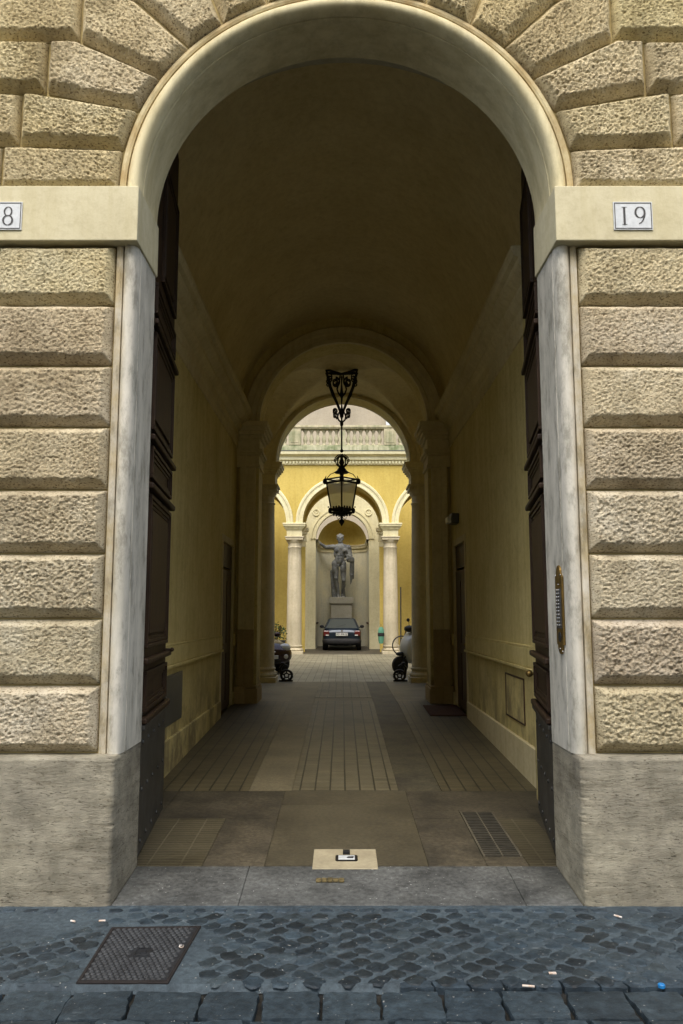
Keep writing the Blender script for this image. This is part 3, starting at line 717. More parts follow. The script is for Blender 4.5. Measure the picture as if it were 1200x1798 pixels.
# inner archway between passage and loggia
t = thing('inner_archway', 'moulded round archway on two piers at the end of the passage', 'archway', (0, 13.5, .27))
mb = MB(); arch_wall(mb, -2.4, 2.4, .0, 7.4, 0, 1.42, 4.88, 13.203, 13.75); mb.build('wall', PASSW, t, smooth=True, ang=.4)
mb = MB(); mb.arc([(1.415, 13.21), (1.415, 13.13), (1.47, 13.12), (1.49, 13.15), (1.56, 13.14), (1.58, 13.11), (1.67, 13.10), (1.70, 13.14), (1.70, 13.21)], 0, 4.88, 0, pi, 56); mb.build('archivolt', CORN, t, smooth=True, ang=.4)
for sg in (-1, 1):
    mb = MB()
    def bx(x0, x1, y0, y1, z0, z1, mb=mb):
        a, b = sorted((sg * x0, sg * x1)); mb.box(a, b, y0, y1, z0, z1)
    bx(1.47, 1.72, 13.10, 13.20, 1.44, 4.12); bx(1.62, 1.72, 13.06, 13.10, 1.44, 4.12)
    p_ = mb.build('pilaster', CORN, t, bevel=.006)
    mb = MB(); bx(1.467, 1.722, 13.097, 13.2, .27, 1.437, mb); bx(1.617, 1.723, 13.057, 13.097, .27, 1.437, mb); mb.build('dado', DADO, p_)
    mb = MB()
    bx(1.385, 1.78, 13.04, 13.79, .25, .50, mb); bx(1.40, 1.78, 13.055, 13.775, .50, .54, mb); bx(1.59, 1.76, 13.00, 13.04, .25, .54, mb); mb.build('base', DADO, p_, bevel=.012)
    mb = MB()
    for e, z0, z1 in ((.03, 4.12, 4.16), (.015, 4.16, 4.32), (.045, 4.32, 4.36), (.07, 4.36, 4.42), (.02, 4.43, 4.60), (.06, 4.60, 4.66), (.10, 4.66, 4.72), (.13, 4.72, 4.79), (.16, 4.79, 4.875)):
        bx(1.42 - e, 1.79, 13.10 - e, 13.75 + e, z0, z1, mb)
    mb.build('capital', CORN, p_, bevel=.006)

# wall lamp, meter cover, mat, latch slab, brass strip
t = thing('emergency_lamp', 'small pale bulkhead lamp high on the right wall above the door', 'wall lamp', (1.78, 12.35, 3.12))
mb = MB(); mb.box(1.66, 1.785, 12.2, 12.5, 3.08, 3.24); mb.build('housing', GREYBOX, t, bevel=.02)
mb = MB(); mb.box(1.60, 1.665, 12.22, 12.48, 3.09, 3.19); mb.build('diffuser', WPLATE, t, bevel=.02)
t = thing('meter_cover', 'grey metal meter cover low on the left passage wall', 'metal cover', (-1.77, 8.35, .58))
mb = MB(); mb.box(-1.792, -1.768, 7.95, 8.85, .58, 1.08); mb.build('frame', GREYBOX, t, bevel=.003)
mb = MB(); mb.box(-1.766, -1.760, 7.98, 8.82, .61, 1.05); mb.build('door_panel', GREYBOX, t, bevel=.002)
t = thing('access_hatch', 'stained square hatch outline in the right passage wall', 'hatch', (1.77, 8.5, .5))
mb = MB()
for a, b, c, d in ((8.05, 8.95, 1.04, 1.055), (8.05, 8.95, .60, .615), (8.05, 8.065, .615, 1.04), (8.935, 8.95, .615, 1.04)): mb.box(1.769, 1.785, a, b, c, d)
mb.build('rim', DOORW, t)
mb = MB(); mb.box(1.774, 1.786, 8.065, 8.935, .615, 1.04); mb.build('cover', PASSW, t)
mb = MB(); q = sheet(1.24, 1.77, 11.75, 12.75, .014, 4, .010); mb.add(q.v, q.f)
tag(mb.build('door_mat', MAT, bevel=.004), 'reddish brown mat on the floor before the right side door', 'door mat')
t = thing('latch_slab', 'pale rectangular stone slab with black gate catch in the threshold floor', 'latch slab', (-.01, 5.64, gz(5.64)))
mb = MB(); q = sheet(-.225, .205, 5.45, 5.83, .010, 3, .03); mb.add(q.v, q.f); mb.build('slab', LATCH, t, bevel=.004)
z = gz(5.62) + .012
mb = MB(); q = [(-.065, 5.575), (.065, 5.575), (.075, 5.59), (.075, 5.68), (.065, 5.695), (-.065, 5.695), (-.075, 5.68), (-.075, 5.59)]; mb.prism(q, 'z', z - .004, z + .003); mb.build('latch_rim', IRON, t)
mb = MB(); mb.box(-.055, .055, 5.59, 5.68, z, z + .005); mb.build('latch_plate', MARB, t)
mb = MB(); mb.prism([(0.0, 5.62), (.045, 5.615), (.05, 5.65), (.01, 5.645)], 'z', z + .005, z + .009); mb.box(-.024, .024, 5.71, 5.76, z - .004, z + .022); mb.build('catch', BLACK, t, bevel=.004)
mb = MB()
for i in range(5): a = -.195 + i * .036; mb.box(a, a + .034, 5.235 + .003 * (i % 2), 5.295, gz(5.26) + .004, gz(5.26) + .014 + .002 * (i % 3))
tag(mb.build('metal_strip', YEL, bevel=.003), 'worn yellow metal strip set in the stone threshold before the pale slab', 'metal strip')
# iron grate, right of the threshold
t = thing('floor_grate', 'dark iron drain grate in the floor by the right gate leaf', 'grate', (1.07, 6.25, gz(6.25)))
mb = MB()
for i in range(26):
    y = 5.72 + i * .0415; z = gz(y); mb.box(.95, 1.19, y, y + .022, z - .02, z + .004)
mb.build('bars', GRATE, t)
mb = MB()
for x0, x1 in ((.935, .95), (1.065, 1.075), (1.19, 1.205)): q = sheet(x0, x1, 5.702, 6.797, .006, 6, .04); mb.add(q.v, q.f)
mb.build('frame', LATCHF, t)
# manhole cover in the cobbles
t = thing('manhole_cover', 'square patterned iron manhole cover in the cobbled pavement', 'manhole cover', (-1.03, 4.27, 0))
c = [(-1.262, 3.93), (-.835, 3.93), (-.800, 4.605), (-1.285, 4.585)]
def inset(c, e): 
    mx = sum(p[0] for p in c) / 4; my = sum(p[1] for p in c) / 4
    return [(p[0] + (mx - p[0]) * e, p[1] + (my - p[1]) * e) for p in c]
mb = MB(); mb.prism(inset(c, .05), 'z', -.03, .004); mb.build('cover', RUSTI, t)
mb = MB(); o_, i_ = c, inset(c, .075)
for k in range(4): mb.prism([o_[k], o_[(k + 1) % 4], i_[(k + 1) % 4], i_[k]], 'z', -.02, .008)
mb.build('rim', RIMR, t, bevel=.003)
mb = MB()
for i in range(14):
    for j in range(22):
        u = .06 + .88 * (i + .5 * (j % 2)) / 14; v = .05 + .9 * j / 21
        if abs(u - .5) < .10 and abs(v - .5) < .07: continue
        a = (c[0][0] + (c[1][0] - c[0][0]) * u, c[0][1]); b = (c[3][0] + (c[2][0] - c[3][0]) * u, c[3][1] + (c[2][1] - c[3][1]) * u)
        x, y = a[0] + (b[0] - a[0]) * v, a[1] + (b[1] - a[1]) * v
        mb.lathe([(.0115, 0), (.0095, .0045), (.0001, .005)], (x, y, .0038), 6)
o = mb.build('raised_pattern', KNOB, t)
mb = MB()
for x0, x1, y0, y1 in ((-1.075, -.995, 4.31, 4.316), (-1.075, -.995, 4.22, 4.226), (-1.075, -1.069, 4.226, 4.31), (-1.001, -.995, 4.226, 4.31), (-1.05, -1.02, 4.255, 4.28)): mb.box(x0, x1, y0, y1, .003, .0075)
mb.build('emblem_frame', RUSTI, t)
# litter
def litter(name, label, cat, mat, x, y, l, r, a, z=.006):
    mb = MB(); mb.tube([(x - l / 2 * cos(a), y - l / 2 * sin(a), z + r), (x + l / 2 * cos(a), y + l / 2 * sin(a), z + r)], r)
    return tag(mb.build(name, mat, smooth=True), label, cat)
litter('cigarette_butt', 'cigarette butt left of the manhole cover, nearer the plinth corner', 'cigarette butt', BUTT, -1.36, 4.665, .035, .005, .1)['group'] = 'cigarette butts on the pavement'
litter('cigarette_butt', 'cigarette butt far left of the manhole cover under the plinth', 'cigarette butt', BUTT, -1.52, 4.66, .03, .005, -.4)['group'] = 'cigarette butts on the pavement'
litter('cigarette_butt', 'pinkish cigarette butt lying before the right plinth', 'cigarette butt', BUTT, 1.52, 4.73, .045, .005, -.8)['group'] = 'cigarette butts on the pavement'
litter('cigarette_butt', 'long white cigarette butt on the big setts at right', 'cigarette butt', BUTT, .82, 3.885, .055, .005, -.15)['group'] = 'cigarette butts on the pavement'
mb = MB(); mb.box(.95, .985, 4.02, 4.035, .004, .009); tag(mb.build('paper_scrap', BUTT), 'tiny white paper scrap in a joint between small setts', 'paper scrap')
mb = MB(); mb.lathe([(.0001, 0), (.016, 0), (.016, .012), (.012, .016), (.0001, .017)], (1.43, 3.89, .003), 14); tag(mb.build('bottle_cap', BLUEC, smooth=True), 'bright blue plastic cap on the setts at lower right', 'bottle cap')
mb = MB()
for k in range(9):
    a = random.uniform(0, 6); x, y = -.862 + random.uniform(-.01, .01), 4.32 + random.uniform(-.01, .01); mb.box(x, x + .012, y, y + .01, .008, .013)
tag(mb.build('chewed_scrap', BUTT), 'white speck of rubbish on the right edge of the manhole cover', 'rubbish')

# ------------------------------------------------------------------ loggias and columns
def column(x, y, label, mat=GREYST, grp='courtyard columns'):
    z = .27; t = thing('stone_column', label, 'column', (x, y, z), grp)
    mb = MB(); mb.box(x - .33, x + .33, y - .33, y + .33, z - .01, z + .11); b = mb.build('plinth', mat, t, bevel=.01)
    mb = MB(); p = [(.0001, .11)] + [(.29 + .04 * cos(a), .15 + .04 * sin(a)) for a in [-pi / 2 + pi * i / 8 for i in range(9)]] + [(.285, .20), (.268, .225), (.285, .245)] + [(.27 + .03 * cos(a), .275 + .03 * sin(a)) for a in [-pi / 2 + pi * i / 6 for i in range(7)]] + [(.262, .31), (.0001, .31)]
    mb.lathe([(r, z + h) for r, h in p], (x, y, 0), 32); mb.build('base', mat, t, smooth=True)
    p = [(.275, .31), (.272, .34)] + [(.27 - .032 * (i / 10) ** 1.7, .34 + 3.42 * i / 10) for i in range(11)] + [(.250, 3.775), (.258, 3.79), (.250, 3.805), (.236, 3.815), (.236, 3.93)]
    mb = MB(); mb.lathe([(r, z + h) for r, h in p], (x, y, 0), 36); mb.build('shaft', mat, t, smooth=True, ang=.7)
    p = [(.236, 3.93), (.243, 3.94), (.25, 3.95), (.275, 3.99), (.30, 4.05), (.30, 4.06), (.0001, 4.06)]
    mb = MB(); mb.lathe([(r, z + h) for r, h in p], (x, y, 0), 36); mb.box(x - .31, x + .31, y - .31, y + .31, z + 4.06, z + 4.14); mb.box(x - .335, x + .335, y - .335, y + .335, z + 4.143, z + 4.18)
    mb.build('capital', mat, t, smooth=True, ang=.6)
    mb = MB()
    for e, a, b in ((.0, 4.183, 4.40), (.02, 4.40, 4.44), (.05, 4.44, 4.49), (.085, 4.49, 4.54), (.12, 4.54, 4.60), (.14, 4.60, 4.655)): mb.box(x - .275 - e, x + .275 + e, y - .275 - e, y + .275 + e, z + a, z + b)
    mb.build('entablature', CREAM if mat is not GREYST else CORN, t, bevel=.006)
    return t
c0 = column(0, 0, 'x')
CREAMC = mat_plaster('pale column stone', (.56, .50, .36), (.46, .41, .29), (.72, .70, .62), 1.4, .6)
c1 = column(0, 0, 'x', CREAMC)
def putcol(proto, used, x, y, label):
    o = proto if not used else copy_tree(proto); o.location = (x, y, .27); o['label'] = label
for i, (x, lb) in enumerate([(-1.73, 'shaded stone column left of the passage end, near side of the courtyard'), (1.73, 'shaded stone column right of the passage end, near side of the courtyard'),
                             (-5.19, 'outermost near column far to the left of the passage'), (5.19, 'outermost near column far to the right of the passage')]): putcol(c0, i > 0, x, 17.18, lb)
for i, (x, lb) in enumerate([(-1.73, 'pale sunlit column left of the statue niche across the courtyard'), (1.73, 'pale sunlit column right of the statue niche across the courtyard'),
                             (-5.19, 'outermost far column left of the statue niche'), (5.19, 'outermost far column right of the statue niche')]): putcol(c1, i > 0, x, 28.8, lb)
def loggia(y0, y1, ya, yb, wallmat, lab, ysign, top, archm, vault=True):
    """arcade wall between ya..yb carried on columns, vault between y0..y1"""
    t = thing('arcade', lab, 'arcade', (0, (ya + yb) / 2, 4.93))
    mb = MB()
    for cx in (-6.92, -3.46, 0, 3.46, 6.92): arch_wall(mb, cx - 1.73, cx + 1.73, 4.928, top, cx, 1.44, 4.928, ya, yb)
    mb.build('wall', wallmat, t, smooth=True, ang=.4)
    for yy, s_ in ((ya, -1), (yb, 1)):
        for cx in (-6.92, -3.46, 0, 3.46, 6.92):
            mb = MB(); q = [(1.435, 0.01), (1.435, -.05), (1.48, -.055), (1.50, -.03), (1.58, -.035), (1.60, -.065), (1.66, -.07), (1.69, -.03), (1.69, .01)]
            mb.arc([(r, yy - h * s_) for r, h in q], cx, 4.93, 0, pi, 44); mb.build('archivolt', archm, t, smooth=True, ang=.4)
    return t
arc1 = loggia(13.75, 16.9, 16.905, 17.455, PASSW, 'near arcade between loggia and courtyard, its arch framing the lit court', -1, 8.2, CORN)
arc2 = loggia(29.1, 32, 28.525, 29.075, COURT, 'bright yellow arcade across the courtyard with three round arches', -1, 7.05, CREAM)
def cross_vault(name, lab, y0, y1, mat):
    mb = MB(); vs = []; fs = []; nx, ny = 260, 48; yc = (y0 + y1) / 2; hy = (y1 - y0) / 2
    for j in range(ny + 1):
        for i in range(nx + 1):
            x = -7.3 + 14.6 * i / nx; y = y0 + (y1 - y0) * j / ny; xm = (x + 1.73) % 3.46 - 1.73
            h1 = sqrt(max(0, 1 - (xm / 1.56) ** 2)) * 1.52; h2 = sqrt(max(0, 1 - ((y - yc) / hy) ** 2)) * 1.50
            vs.append((x, y, 4.93 + max(h1, h2)))
    for j in range(ny):
        for i in range(nx): a = j * (nx + 1) + i; fs.append((a, a + 1, a + nx + 2, a + nx + 1))
    n = len(vs); k = nx + 1; vs += [(v[0], v[1], 6.75) for v in (vs[0], vs[nx], vs[ny * k], vs[ny * k + nx])]; fs.append((n, n + 1, n + 3, n + 2))
    mb.add(vs, fs); tag(mb.build(name, mat, smooth=True, ang=.5), lab, 'vault')
cross_vault('cross_vault', 'ochre groin vault of the near loggia behind the iron lantern', 13.745, 16.91, VAULT)
cross_vault('cross_vault', 'yellow brown groin vault of the far loggia before the niche', 29.07, 30.21, COURT)
for sg, nm in ((-1, 'left'), (1, 'right')):
    mb = MB(); a, b = sorted((sg * 2.402, sg * 7.6)); mb.box(a, b, 13.4, 13.745, 0, 7.4); tag(mb.build('loggia_wall', PASSW), 'ochre back wall of the near loggia, %s of the inner archway' % nm, 'wall')
    a, b = sorted((sg * 7.3, sg * 7.7)); mb = MB(); mb.box(a, b, 13.75, 28.5, 0, 7.6); tag(mb.build('court_side_wall', COURT), 'unseen yellow %s side wall of the courtyard' % nm, 'wall')  # unseen court wall, its height set for the sky light
    mb = MB(); mb.box(a, b, 28.52, 37.4, 0, 7.0); tag(mb.build('loggia_end_wall', COURT), 'yellow %s end wall of the far loggia' % nm, 'wall')
# cornice, dentils, balustrade above the far arcade
mb = MB(); mb.prism([(28.53, 7.05), (28.48, 7.05), (28.46, 7.20), (28.36, 7.22), (28.36, 7.33), (28.30, 7.36), (28.22, 7.40), (28.20, 7.50), (29.2, 7.50), (29.2, 7.05)], 'x', -7.3, 7.3); cn = mb.build('cornice', CREAM, arc2)
mb = MB(); x = -7.2
while x < 7.2: mb.box(x, x + .06, 28.40, 28.465, 7.085, 7.185); x += .12
mb.build('dentils', CREAM, cn)
mb = MB(); mb.prism([(28.19, 7.503), (28.19, 7.53), (28.22, 7.54), (29.2, 7.54), (29.2, 7.503)], 'x', -7.3, 7.3); mb.build('lead_flashing', GREYBOX, arc2)
bal = thing('balustrade', 'mossy stone balustrade with bulbous balusters on the far arcade roof', 'balustrade', (0, 28.5, 7.54))
mb = MB(); mb.box(-7.2, 7.2, 28.34, 28.72, 7.545, 7.70); mb.box(-7.2, 7.2, 28.37, 28.69, 7.70, 7.76); mb.build('plinth_course', MOSS, bal, bevel=.01)
mb = MB(); mb.box(-7.2, 7.2, 28.36, 28.70, 8.36, 8.40); mb.box(-7.2, 7.2, 28.33, 28.73, 8.40, 8.49); mb.build('handrail', BALST, bal, bevel=.012)
for cx in (-5.19, -1.73, 1.73, 5.19):
    mb = MB(); mb.box(cx - .22, cx + .22, 28.352, 28.71, 7.762, 8.358); mb.box(cx - .15, cx + .15, 28.338, 28.352, 7.84, 8.28); mb.build('pedestal', BALST, bal, bevel=.008)
for cx in (-3.46, 0, 3.46):
    mb = MB(); mb.box(cx - .11, cx + .11, 28.40, 28.66, 7.762, 8.358); mb.build('pier', BALST, bal, bevel=.008)
bp = [(.0001, 0), (.085, 0), (.085, .05), (.05, .07), (.045, .09), (.075, .17), (.085, .23), (.07, .30), (.04, .38), (.035, .43), (.05, .46), (.04, .48), (.08, .53), (.08, .596), (.0001, .596)]
b0 = None
for cx in (-3.46, 0, 3.46):
    for s_ in (-1, 1):
        for k in range(6):
            x = cx + s_ * (.215 + k * .228)
            if b0 is None:
                mb = MB(); mb.lathe([(r, h) for r, h in bp], (0, 0, 0), 14); b0 = mb.build('baluster', BALST, None, smooth=True, ang=.9); b0.parent = bal; b = b0
            else: b = b0.copy(); col.objects.link(b)
            b.location = (x, 28.53 - 28.5, 7.762 - 7.54)
# upper wall behind the balustrade
t = thing('rear_building', 'plain beige rendered upper wall rising behind the balustrade', 'building', (0, 37.8, 0))
mb = MB(); mb.box(-7.7, 7.7, 37.5, 38.1, 0, 16); mb.build('wall', UPPER, t)
mb = MB(); mb.box(2.10, 2.40, 37.2, 37.5, 7.0, 16); mb.build('white_strip', MARB, t)  # white upright strip added for a pale patch at the right
mb = MB(); mb.box(-7.3, 7.3, 29.08, 30.55, 6.96, 7.1); mb.build('terrace', BALST, arc2)

# ------------------------------------------------------------------ niche wall
t = thing('niche_wall', 'yellow wall with arched grey statue niche at the back of the far loggia', 'wall', (0, 32.2, .27))
YN = 32.6; NH = 1.09; ZS = 4.74
mb = MB()
for cx in (-6.92, -3.46, 0, 3.46, 6.92): arch_wall(mb, cx - 1.73, cx + 1.73, .26, 6.95, cx, 1.42, 4.93, 30.21, 30.55)
rw = tag(mb.build('loggia_rear_wall', COURT, smooth=True, ang=.4), 'yellow rear wall of the far loggia pierced by round arches', 'wall')
mb = MB(); arch_wall(mb, -1.75, 1.75, 0, 6.9, 0, NH, ZS, YN, 33.0); mb.build('lunette', CREAM, t, smooth=True, ang=.4)
for a, b in ((-7.7, -1.752), (1.752, 7.7)): mb = MB(); mb.box(a, b, YN, 33.0, 0, 6.9); mb.build('plaster', COURT, t)
mb = MB(); mb.arc([(NH - .005, YN + .01), (NH - .005, YN - .05), (NH + .06, YN - .055), (NH + .07, YN - .03), (NH + .15, YN - .03), (NH + .16, YN - .06), (NH + .21, YN - .06), (NH + .21, YN + .01)], 0, ZS, 0, pi, 40); mb.build('archivolt', CREAM, t, smooth=True, ang=.4)
for sg in (-1, 1):
    mb = MB(); p = [(.0001, -.02), (.05, -.03), (.06, -.01), (.10, -.01), (.11, -.04), (.15, -.04), (.16, 0), (.16, .01), (.0001, .01)]
    mb.lathe(p, (sg * 1.08, YN, 5.83), 20, 'y'); mb.build('medallion', CREAM, t, smooth=True)
    a, b = sorted((sg * 1.40, sg * 1.74)); mb = MB(); mb.box(a, b, 30.07, 30.212, .27, 4.2); p_ = mb.build('pilaster', COURT, rw, bevel=.005)
    mb = MB()
    for e, z0, z1 in ((.02, 4.2, 4.26), (.0, 4.26, 4.4), (.04, 4.4, 4.52), (.02, 4.52, 4.68), (.07, 4.68, 4.78), (.12, 4.78, 4.92)): mb.box(a - e, b + e, 30.07 - e, 30.211, z0, z1)
    mb.build('capital', CORN, p_, bevel=.006)
# half round apse: walls, half dome
ap = thing('statue_niche', 'deep grey walled apse with yellow half dome behind the statue', 'niche', (0, 35.3, .27))
def apse(z0, z1, r):
    vs = []; fs = []; pts = [(-r, 32.99), (-r, 33.4), (-r, 34.4)] + [(-r * cos(a), 35.0 + r * sin(a)) for a in [pi * i / 28 for i in range(29)]] + [(r, 34.4), (r, 33.4), (r, 32.99)]
    for x, y in pts: vs += [(x, y, z0), (x, y, z1), (x * 1.15, y + .15, z0), (x * 1.15, y + .15, z1)]
    for i in range(len(pts) - 1):
        a, b = 4 * i, 4 * i + 4; fs += [(a, b, b + 1, a + 1), (a + 2, a + 3, b + 3, b + 2), (a + 1, b + 1, b + 3, a + 3), (a, a + 2, b + 2, b)]
    return MB().add(vs, fs)
apse(.0, 4.45, NH).build('wall', NICHE, ap, smooth=True)
apse(4.45, 4.72, NH).build('frieze', CREAM, ap, smooth=True)
apse(4.60, 4.70, NH - .07).build('cornice', CORN, ap, smooth=True); apse(4.70, 4.76, NH - .10).build('cornice_lip', CORN, ap, smooth=True)
apse(4.42, 4.48, NH - .03).build('string', CORN, ap, smooth=True)
mb = MB()
vs = []; fs = []
for i in range(29):
    a = pi * i / 28
    for j in range(15):
        b = pi / 2 * j / 14; vs.append((NH * cos(a) * cos(b) if True else 0, 35.0 + NH * sin(b), ZS + NH * sin(a) * cos(b)))
for i in range(28):
    for j in range(14): q = i * 15 + j; fs.append((q, q + 1, q + 16, q + 15))
mb.add(vs, fs); mb.build('half_dome', COURT, ap, smooth=True)
mb = MB(); mb.box(-1.08, -1.02, 33.1, 34.8, 1.27, 1.33); mb.box(1.02, 1.08, 33.1, 34.8, 1.27, 1.33); mb.build('buffer_rail', DOORW, ap)
# pedestal and statue
t = thing('statue_pedestal', 'tall grey stone pedestal under the statue behind the blue car', 'pedestal', (-.04, 35.3, .27))
mb = MB(); mb.box(-.55, .47, 34.85, 35.8, .26, .55); mb.box(-.50, .42, 34.9, 35.78, .55, 2.08); mb.box(-.53, .45, 34.87, 35.80, 2.083, 2.12); mb.box(-.56, .48, 34.84, 35.82, 2.12, 2.40); mb.build('block', PEDST, t, bevel=.015)
SB = MB()
def cap(a, b, ra, rb, n=12):
    a, b = Vector(a), Vector(b); k = 6; pts = []; rs = []
    for i in range(k + 1): q = i / k; pts.append(a.lerp(b, q)); rs.append(ra + (rb - ra) * q)
    SB.tube(pts, rs, n); SB.ball(a, ra * .99, 12, 8); SB.ball(b, rb * .99, 12, 8)
def J(cx, cy, d=0.0): return Vector(((cx - 600) * .0025 - .04, 35.25 - d, 2.40 + (1290 - cy) * .00251))
def E(cx, cy, rx, ry, rz, d=0.0): SB.ball(J(cx, cy, d), (rx, ry, rz), 16, 10)
# head with face
E(578, 238, .150, .175, .185); E(580, 285, .115, .13, .14, .05); E(580, 258, .026, .045, .05, .17); E(580, 292, .05, .03, .018, .155); E(580, 322, .06, .05, .04, .12)
E(552, 240, .035, .03, .022, .155); E(606, 240, .035, .03, .022, .155); E(519, 262, .02, .04, .045); E(640, 262, .02, .04, .045)
for k in range(22):
    a = k * 2.4; q = .35 + .62 * (k / 22); E(578 + 62 * q * cos(a), 205 - 14 * (1 - q) + 24 * q * abs(sin(a)), .040, .045, .035, .10 * q * sin(a) + .02)
cap(J(582, 300), J(588, 385), .105, .120)
# torso
cap(J(520, 415), J(660, 415), .155, .155); E(535, 470, .165, .155, .145, .07); E(645, 470, .165, .155, .145, .07); cap(J(590, 430), J(580, 560), .24, .205)
cap(J(580, 560), J(566, 660), .20, .215); E(566, 640, .235, .18, .16); E(500, 520, .10, .14, .2); E(665, 520, .10, .14, .2)
for (x, y) in ((555, 555), (605, 555), (552, 600), (598, 600)): E(x, y, .065, .06, .055, .16)
E(575, 645, .13, .09, .10, .12)
# right arm held out, forearm raised a little
E(462, 408, .125, .13, .125); cap(J(455, 400), J(325, 416, .05), .112, .085); cap(J(325, 416, .05), J(232, 352, .15), .085, .060); E(375, 400, .10, .085, .085, .03)
for k in range(4): cap(J(222, 330 - 5 * k + 8, .16), J(205, 300 + 6 * k, .22), .030, .022)
E(218, 335, .055, .06, .055, .17)
# left arm bent across the drapery
E(722, 415, .125, .13, .13); cap(J(728, 420), J(765, 570, -.02), .10, .08); cap(J(765, 570, -.02), J(705, 628, .32), .08, .052); E(695, 634, .06, .07, .05, .36)
for k in range(4): cap(J(690 - 6 * k, 640, .38), J(676 - 3 * k, 655 + 4 * k, .42), .024, .018)
# legs
E(500, 715, .155, .165, .17); E(628, 715, .155, .165, .17); cap(J(490, 700), J(508, 955, .04), .165, .105); E(482, 800, .14, .15, .22, .03); E(508, 955, .105, .11, .10, .06)
cap(J(508, 960, .04), J(548, 1225), .098, .062); E(520, 1050, .10, .115, .17, -.04); cap(J(549, 1225), J(548, 1268), .062, .07); cap(J(548, 1268, -.05), J(545, 1278, .22), .06, .045)
cap(J(630, 705), J(640, 985, .12), .160, .105); E(632, 800, .145, .15, .22, .08); E(642, 995, .105, .11, .10, .14)
cap(J(641, 1000, .10), J(618, 1225, -.14), .096, .062); E(640, 1075, .095, .115, .16, -.02); cap(J(618, 1225, -.14), J(620, 1272, -.1), .06, .062); cap(J(618, 1272, -.14), J(640, 1280, .12), .058, .042)
E(545, 735, .05, .06, .06, .14); E(543, 760, .032, .04, .04, .16)
# drapery from the shoulder over the forearm and down, trunk behind the right leg
for k in range(7):
    a = k / 6; cap(J(695 + 60 * a, 395, .05 - .1 * a), J(735 + 45 * a, 560, .12 - .14 * a), .045, .055)
for k in range(6): cap(J(705 + 20 * k, 565 + 8 * k, .26 - .05 * k), J(712 + 20 * k, 660 + 6 * (k % 2), .25 - .05 * k), .055, .05)
for k in range(6): cap(J(765 + 10 * k, 610, .10 - .03 * k), J(758 + 12 * k + 8 * sin(k), 900 + 70 * sin(k * 1.7), .04 - .03 * k), .046, .038)
for k in range(4): cap(J(770 + 10 * k, 900, .05), J(765 + 9 * k, 1060 - 35 * k, .03), .05, .022)
cap(J(425, 830, -.22), J(480, 1290, -.22), .065, .13); cap(J(455, 820, -.24), J(520, 1290, -.24), .07, .14); cap(J(640, 1120, -.25), J(650, 1290, -.25), .05, .09)
E(560, 1296, .36, .34, .035)
o = SB.build('marble_statue', STAT, None, smooth=True, ang=3.1)
rm = o.modifiers.new('remesh', 'REMESH'); rm.mode = 'VOXEL'; rm.voxel_size = .018; rm.use_smooth_shade = True
sm = o.modifiers.new('smooth', 'SMOOTH'); sm.iterations = 3; sm.factor = .5
tag(o, 'weathered grey statue of a nude man with arm outstretched and drapery', 'statue')

# ------------------------------------------------------------------ hanging lantern
LX, LY = -.03, 15.2
t = thing('hanging_lantern', 'black wrought iron lantern with opal panes hanging under the vault', 'lantern', (LX, LY, 6.44))
def spiral(cx, cz, r0, r1, a0, a1, n=22): return [(cx + (r0 + (r1 - r0) * i / n) * cos(a0 + (a1 - a0) * i / n), cz + (r0 + (r1 - r0) * i / n) * sin(a0 + (a1 - a0) * i / n)) for i in range(n + 1)]
def pl(pts, a, s_=1): return [(LX + s_ * u * cos(a), LY + s_ * u * sin(a), z) for u, z in pts]
mb = MB()
for a in (.38, -.38):
    mb.tube(pl([(-.34, 6.43), (-.2, 6.40), (0, 6.37), (.2, 6.40), (.34, 6.43)], a), .026)
    for s_ in (-1, 1):
        mb.tube(pl([(.33, 6.43), (.30, 6.33), (.27, 6.18), (.20, 5.98), (.11, 5.80), (.03, 5.60), (.015, 5.50)], a, s_), .021)
        mb.tube(pl([(.26, 6.25), (.22, 6.08), (.15, 5.92), (.07, 5.74), (.02, 5.62)], a, s_), .014)
        mb.tube(pl(spiral(.125, 6.20, .095, .02, pi * .5, pi * 3.6), a, s_), .015)
        mb.tube(pl(spiral(.27, 6.30, .075, .015, -pi * .5, -pi * 3.2), a, s_), .014)
        mb.tube(pl(spiral(.29, 6.19, .05, .012, pi * .5, pi * 3.2), a, s_), .013)
        mb.tube(pl([(.03, 6.36), (.05, 6.22), (.10, 6.06), (.07, 5.98), (.0, 5.90)], a, s_), .015)
        mb.tube(pl([(.0, 5.38), (.07, 5.45), (.085, 5.52), (.05, 5.60), (.015, 5.66)], a, s_), .014)
        mb.tube(pl(spiral(.135, 5.53, .06, .015, pi * 1.4, -pi * .9), a, s_), .015)
        mb.tube(pl(spiral(.13, 5.62, .055, .015, -pi * .4, pi * 1.9), a, s_), .014)
mb.lathe([(.0001, 6.37), (.02, 6.30), (.012, 6.15), (.03, 6.0), (.045, 5.95), (.02, 5.88), (.012, 5.75), (.03, 5.62), (.03, 5.56), (.014, 5.45), (.035, 5.38), (.03, 5.33), (.0001, 5.30)], (LX, LY, 0), 12)
mb.build('scroll_bracket', IRON, t, smooth=True)
mb = MB(); mb.tube([(LX, LY, 5.40), (LX, LY, 4.80)], .016); mb.ball((LX, LY, 4.83), .035); mb.build('rod', IRON, t, smooth=True)
mb = MB()
for a in (0, pi / 2, pi / 4, -pi / 4): mb.tube([(LX + .115 * cos(b) * cos(a), LY + .115 * cos(b) * sin(a), 4.62 + .115 * sin(b)) for b in [2 * pi * i / 24 for i in range(25)]], .012, 6)
for k in range(14):
    b = pi * (.02 + .96 * k / 13); mb.ball((LX + .142 * cos(b), LY, 4.62 + .142 * sin(b)), .016, 8, 6)
